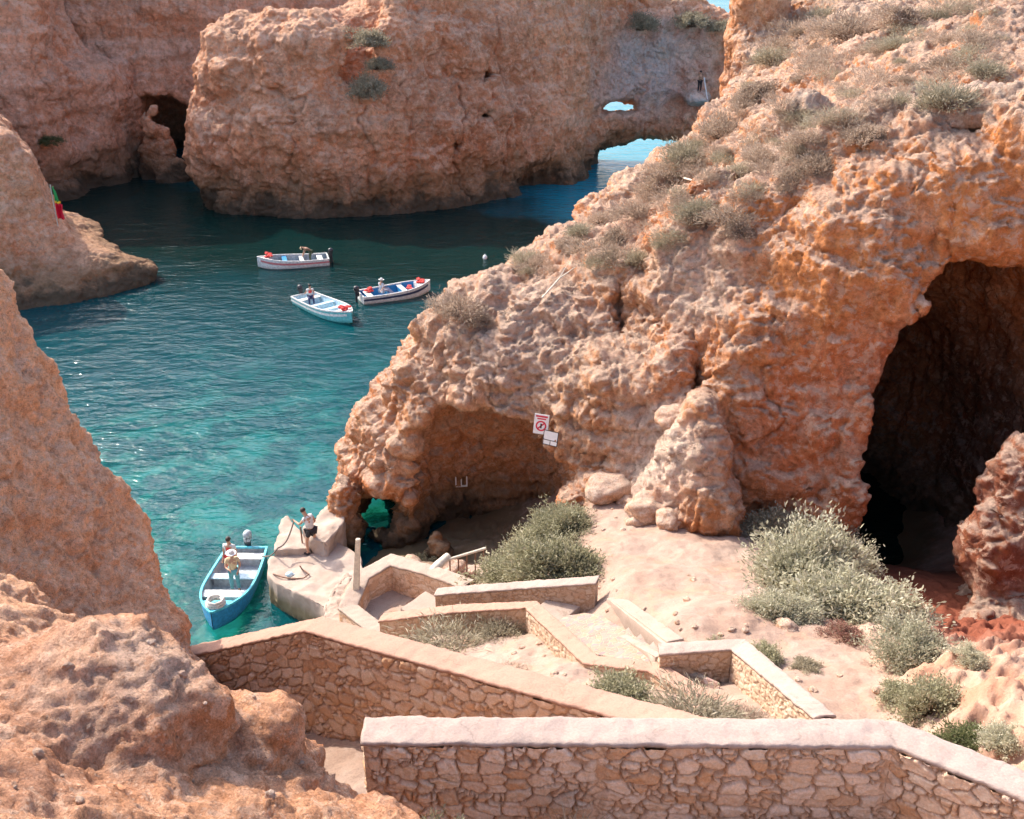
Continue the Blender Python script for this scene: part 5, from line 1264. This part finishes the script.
def make_things(HL, STK, FLAG, GR, LEDGE, JET, NR):
    M['loose'] = rock_mat('loose_stone', (.62, .39, .26), (.56, .30, .18), (.66, .52, .42), (.4, .33, .28), .6, .3, s=.4, wet=False, dust=.5)
    M['steel'] = plain('rusty_steel', (.22, .12, .08), .7, .3, 12, .3)
    M['paint_white'] = plain('white_enamel', (.76, .74, .72), .45, .05, 6)
    M['paint_red'] = plain('red_enamel', (.60, .03, .06), .5, .1, 8)
    M['paint_black'] = plain('black_enamel', (.02, .02, .02), .5)
    M['pole'] = plain('weathered_pole', (.60, .53, .42), .8, .15, 10)
    M['rope'] = plain('grey_rope', (.16, .13, .11), .9, .3, 40)
    M['fl_g'] = plain('green_flag_cloth', (.02, .30, .07), .8); M['fl_r'] = plain('red_flag_cloth', (.70, .01, .04), .8); M['fl_y'] = plain('yellow_flag_cloth', (.80, .55, .03), .8)
    # flag
    h = cast([FLAG], 58, 226); b = h[0]
    f = empty('flag', tuple(b), 0, 'green and red flag drooping from a short pole on the russet rock', 'flag')
    MB().tube([(0,0,-.3),(0,0,2.75)], .035, 8).build('flagpole', M['pole'], f)
    m = {k: MB() for k in 'gry'}; n = 14
    def fp(a, z): return (.10+.24*a+.05*math.sin(5*a+z*3), .16*math.sin(9*a+z), z)
    for nm, key, z0, z1, w in [('green_cloth','g',1.75,2.65,lambda z: .22+.75*(2.65-z)), ('yellow_band','y',1.60,1.75,lambda z: 1.), ('red_cloth','r',.55,1.60,lambda z: 1.25)]:
        V = []; R = 6
        for j in range(R+1):
            z = z0+(z1-z0)*j/R
            for i in range(n+1): V.append(fp(i/n*1.5*w(z), z-.12*(i/n)))
        m[key].add(V, [(j*(n+1)+i, j*(n+1)+i+1, (j+1)*(n+1)+i+1, (j+1)*(n+1)+i) for j in range(R) for i in range(n)])
        o = m[key].build(nm, M['fl_'+key], f); o.modifiers.new('t', 'SOLIDIFY').thickness = .012
    # signs on the face
    def sign(label, u, v, w, hgt, roll, build):
        h = cast([HL], u, v); nrm = Vector((h[2].x*.3-.12, -1, .12)).normalized()
        s = empty('sign', tuple(h[0]+nrm*.34), 0, label, 'sign')
        q = nrm.to_track_quat('Y', 'Z').to_matrix().to_4x4() @ Matrix.Rotation(math.radians(roll), 4, 'Y'); s.rotation_euler = q.to_euler()
        MB().box((0,0,0), (w,.03,hgt)).build('panel', M['paint_white'], s, bevel=.006)
        for sx in (-1, 1): MB().tube([(sx*w*.3,-.01,0),(sx*w*.3,-.6,0)], .02, 6).build('bracket', M['steel'], s)
        build(s); return s
    def warn(s):
        y = .018
        m = MB(); k = 28
        V = [(r*math.cos(2*math.pi*i/k), y, -.06+r*math.sin(2*math.pi*i/k)) for r in (.13, .185) for i in range(k)]
        m.add(V, [(i, (i+1) % k, k+(i+1) % k, k+i) for i in range(k)]); m.box((0, y, -.06), (.05, .004, .28), 0)
        m.V[-8:] = [(x*math.cos(.78)-(z+.06)*math.sin(.78), yy, -.06+x*math.sin(.78)+(z+.06)*math.cos(.78)) for x, yy, z in m.V[-8:]]
        m.build('prohibition_ring', M['paint_red'], s, False)
        m = MB(); m.box((0, y, .275), (.40, .006, .06)); m.box((0, y, .19), (.30, .006, .045)); m.build('red_heading', M['paint_red'], s, False)
        m = MB(); m.ball((.0, y, .0), (.03, .004, .03), 10, 6); m.box((0, y, -.08), (.05, .006, .12)); m.build('figure_symbol', M['paint_black'], s, False)
    def info(s):
        m = MB(); w, hh, y = .25, .25, .018
        for z in (-hh, -.08, hh): m.box((0, y, z), (2*w, .008, .022))
        for x in (-w, w): m.box((x, y, 0), (.022, .008, 2*hh))
        m.box((.0, y, -.165), (.018, .008, .16)); m.build('dark_border', M['paint_black'], s, False)
    sign('white warning sign with red ring and red heading on the cliff face', 543, 421, .50, .70, -4, warn)
    sign('grey white notice with dark border, lower right of the red ring sign', 554, 435, .50, .50, -4, info)
    # white bracket in the grotto
    h = cast([HL], 461, 482)
    if h:
        b = empty('metal_bracket', tuple(h[0]+Vector((0, -.12, 0))), .1, 'small white metal bracket on the shaded grotto wall', 'bracket')
        for x, z in ((-.2, .02), (.02, .06), (.24, .04)): MB().box((x,0,.12), (.05,.05,.42+z)).build('upright', M['paint_white'], b)
        MB().box((.0,.005,-.12), (.52,.045,.06)).build('crossbar', M['paint_white'], b)
    # railing by the grotto
    a, c = P(440,577,3.1), P(486,563,3.4)
    r = empty('railing', tuple(a), 0, 'short rusty railing beside the landing under the grotto', 'railing'); dv = Vector(c-a)
    MB().tube([(0,0,.55), tuple(dv+Vector((0,0,.55)))], .045, 8).build('handrail', M['pole'], r)
    for i in range(6): p = dv*(i/5.5+.04); MB().tube([tuple(p+Vector((0,0,-1.2))), tuple(p+Vector((0,0,.55)))], .025, 6).build('post', M['steel'], r)
    a, c = P(428,577,3.55), P(448,556,3.75)
    m = MB().tube([tuple(a), tuple((a+c)/2+np.array([0,.02,.03])), tuple(c)], [.14,.15,.12], 12).build('log', M['pole']); tag(m, 'pale log leaning on the parapet next to the railing', 'log')
    # slender concrete post at the parapet
    p = P(353,611,2.6); t = P(358,548,4.75)
    m = MB(); m.add([(p[0]+sx*.13, p[1]+sy*.09, 1.8) for sx in (-1,1) for sy in (-1,1)]+[(t[0]+sx*.07, p[1]+.3+sy*.06, 5.0) for sx in (-1,1) for sy in (-1,1)], [(0,1,3,2),(4,6,7,5),(0,4,5,1),(2,3,7,6),(0,2,6,4),(1,5,7,3)])
    tag(m.build('post', M['pole'], None, False, bevel=.02), 'tall slender pale post at the corner of the orange parapet', 'post')
    # person with the mooring rope
    f = P(313,553,1.16); w = person('person in white top and dark shorts leaning back on a mooring rope', tuple(f), math.radians(62), PULL, 'white', 'black', False, .35, hair='hair_dark', scale=1.06)
    c, s = math.cos(math.radians(62)), math.sin(math.radians(62)); R = lambda q: Vector((f[0]+1.06*(q[0]*c-q[1]*s), f[1]+1.06*(q[0]*s+q[1]*c), f[2]+1.06*q[2]))
    h0 = R((-.12, .60, 1.15)); e = Vector(P(278,548,1.7)); bo = Vector(P(262,556,.7))
    pts = []
    for i in range(15):
        q = i/14; v = h0.lerp(e, q); v.z -= .25*math.sin(q*math.pi); pts.append(v)
    for i in range(1, 9):
        q = i/8; v = e.lerp(bo, q); v.z -= .15*math.sin(q*math.pi); pts.append(v)
    m = MB().tube(pts, .028, 6).build('rope', M['rope']); tag(m, 'dark mooring rope running from the person to the blue boat', 'rope')
    q = P(303,548,1.2); m = MB().tube([(q[0],q[1],1.1),(q[0]-.02,q[1]+.02,2.1)], .03, 8).build('mooring_post', M['steel']); tag(m, 'thin steel mooring post standing beside the person on the jetty', 'post')
    pts = [P(273,574,1.2), P(282,577,1.2), P(292,579,1.2), P(304,578,1.2), P(309,574,1.2), P(302,569,1.2), P(300,566,1.45)]
    m = MB().tube(pts, .025, 6).build('chain', M['steel']); tag(m, 'thin dark chain lying on the jetty deck', 'chain')
    q = P(290,576,1.2); m = MB(); m.ball((q[0],q[1],1.26), (.14,.12,.10), 12, 8); m.tube([(q[0]-.16,q[1],1.25),(q[0]+.16,q[1],1.25)], .04, 8); tag(m.build('mooring_cleat', M['bt_paleblue']), 'small pale blue mooring cleat on jetty deck', 'cleat')
    # buoys
    q = P(485,259,0); m = MB(); m.ball((q[0],q[1],.12), (.17,.17,.2), 14, 10); m.tube([(q[0],q[1],.27),(q[0],q[1],.38)], [.06,.03], 8); tag(m.build('buoy', M['paint_white']), 'small white buoy floating on dark water', 'buoy')
    # angler
    L = LEDGE
    h = cast([STK], 699, 92); g = h[0] if h else Vector(L)
    a = empty
    pr = person('distant person in dark trousers on the grey rock wall holding a pale rod', (g.x, g.y-.15, g.z-.05), math.radians(200), HOLD, 'brown', 'black', True, .4, scale=1.25)
    m = MB().tube([(g.x+.3,g.y-.6,g.z+1.5),(g.x+.85,g.y-.9,g.z-1.0),(g.x+1.1,g.y-1.1,g.z-2.2)], [.06,.05,.03], 6).build('fishing_rod', M['paint_white']); tag(m, 'long pale rod slanting down from the distant person', 'rod')
    # dead stalks on the ridge
    for lab, p0, p1 in [('bleached dead branch lying on the slope above the reddish hollow', (542,300), (575,270)), ('forked bleached twig beside the white outcrop', (682,180), (705,195))]:
        h0, h1 = cast([HL], *p0), cast([HL], *p1)
        if h0 and h1:
            A, B = h0[0]+Vector((0,-.12,.12)), h1[0]+Vector((0,-.12,.15)); mid = (A+B)/2+Vector((0,0,.12))
            m = MB().tube([A, mid, B], [.035,.03,.012], 6); m.tube([mid, mid+(B-A)*.25+Vector((0,0,.25))], [.02,.008], 5); tag(m.build('branch', M['pole']), lab, 'branch')
    loose_rocks([HL, GR], [NR])
import time
T0 = time.time()
def lap(s): print('%-12s %.1fs' % (s, time.time()-T0), flush=True)
make_light()
HEAD = tag(make_headland(), kind='structure'); lap('headland')
STACK, LEDGE = make_stack(); tag(STACK, 'tall ochre sea stack pierced by a double arch, rising from dark water', 'sea stack'); lap('stack')
FA, FB, FC = make_far(); lap('far')
for o in (FA, FB): o['kind'] = 'structure'
tag(FC, 'small brown rock at the mouth of the distant dark cave', 'rock')
FLAGR = tag(make_flag_rock(), 'low russet rock stepping down into the water with a flag planted on it', 'rock'); lap('flag')
NEAR = tag(make_near(), kind='structure'); lap('near')
GROUND = make_ground(); make_water(); lap('ground')
bpy.context.view_layer.update()
make_walls(); make_paving(); JET = make_jetty(); lap('walls')
make_boats(); lap('boats')
bpy.context.view_layer.update()
make_plants(HEAD, STACK, [FA, FLAGR], GROUND, NEAR); lap('plants')
make_things(HEAD, STACK, FLAGR, GROUND, LEDGE, JET, NEAR); lap('things')
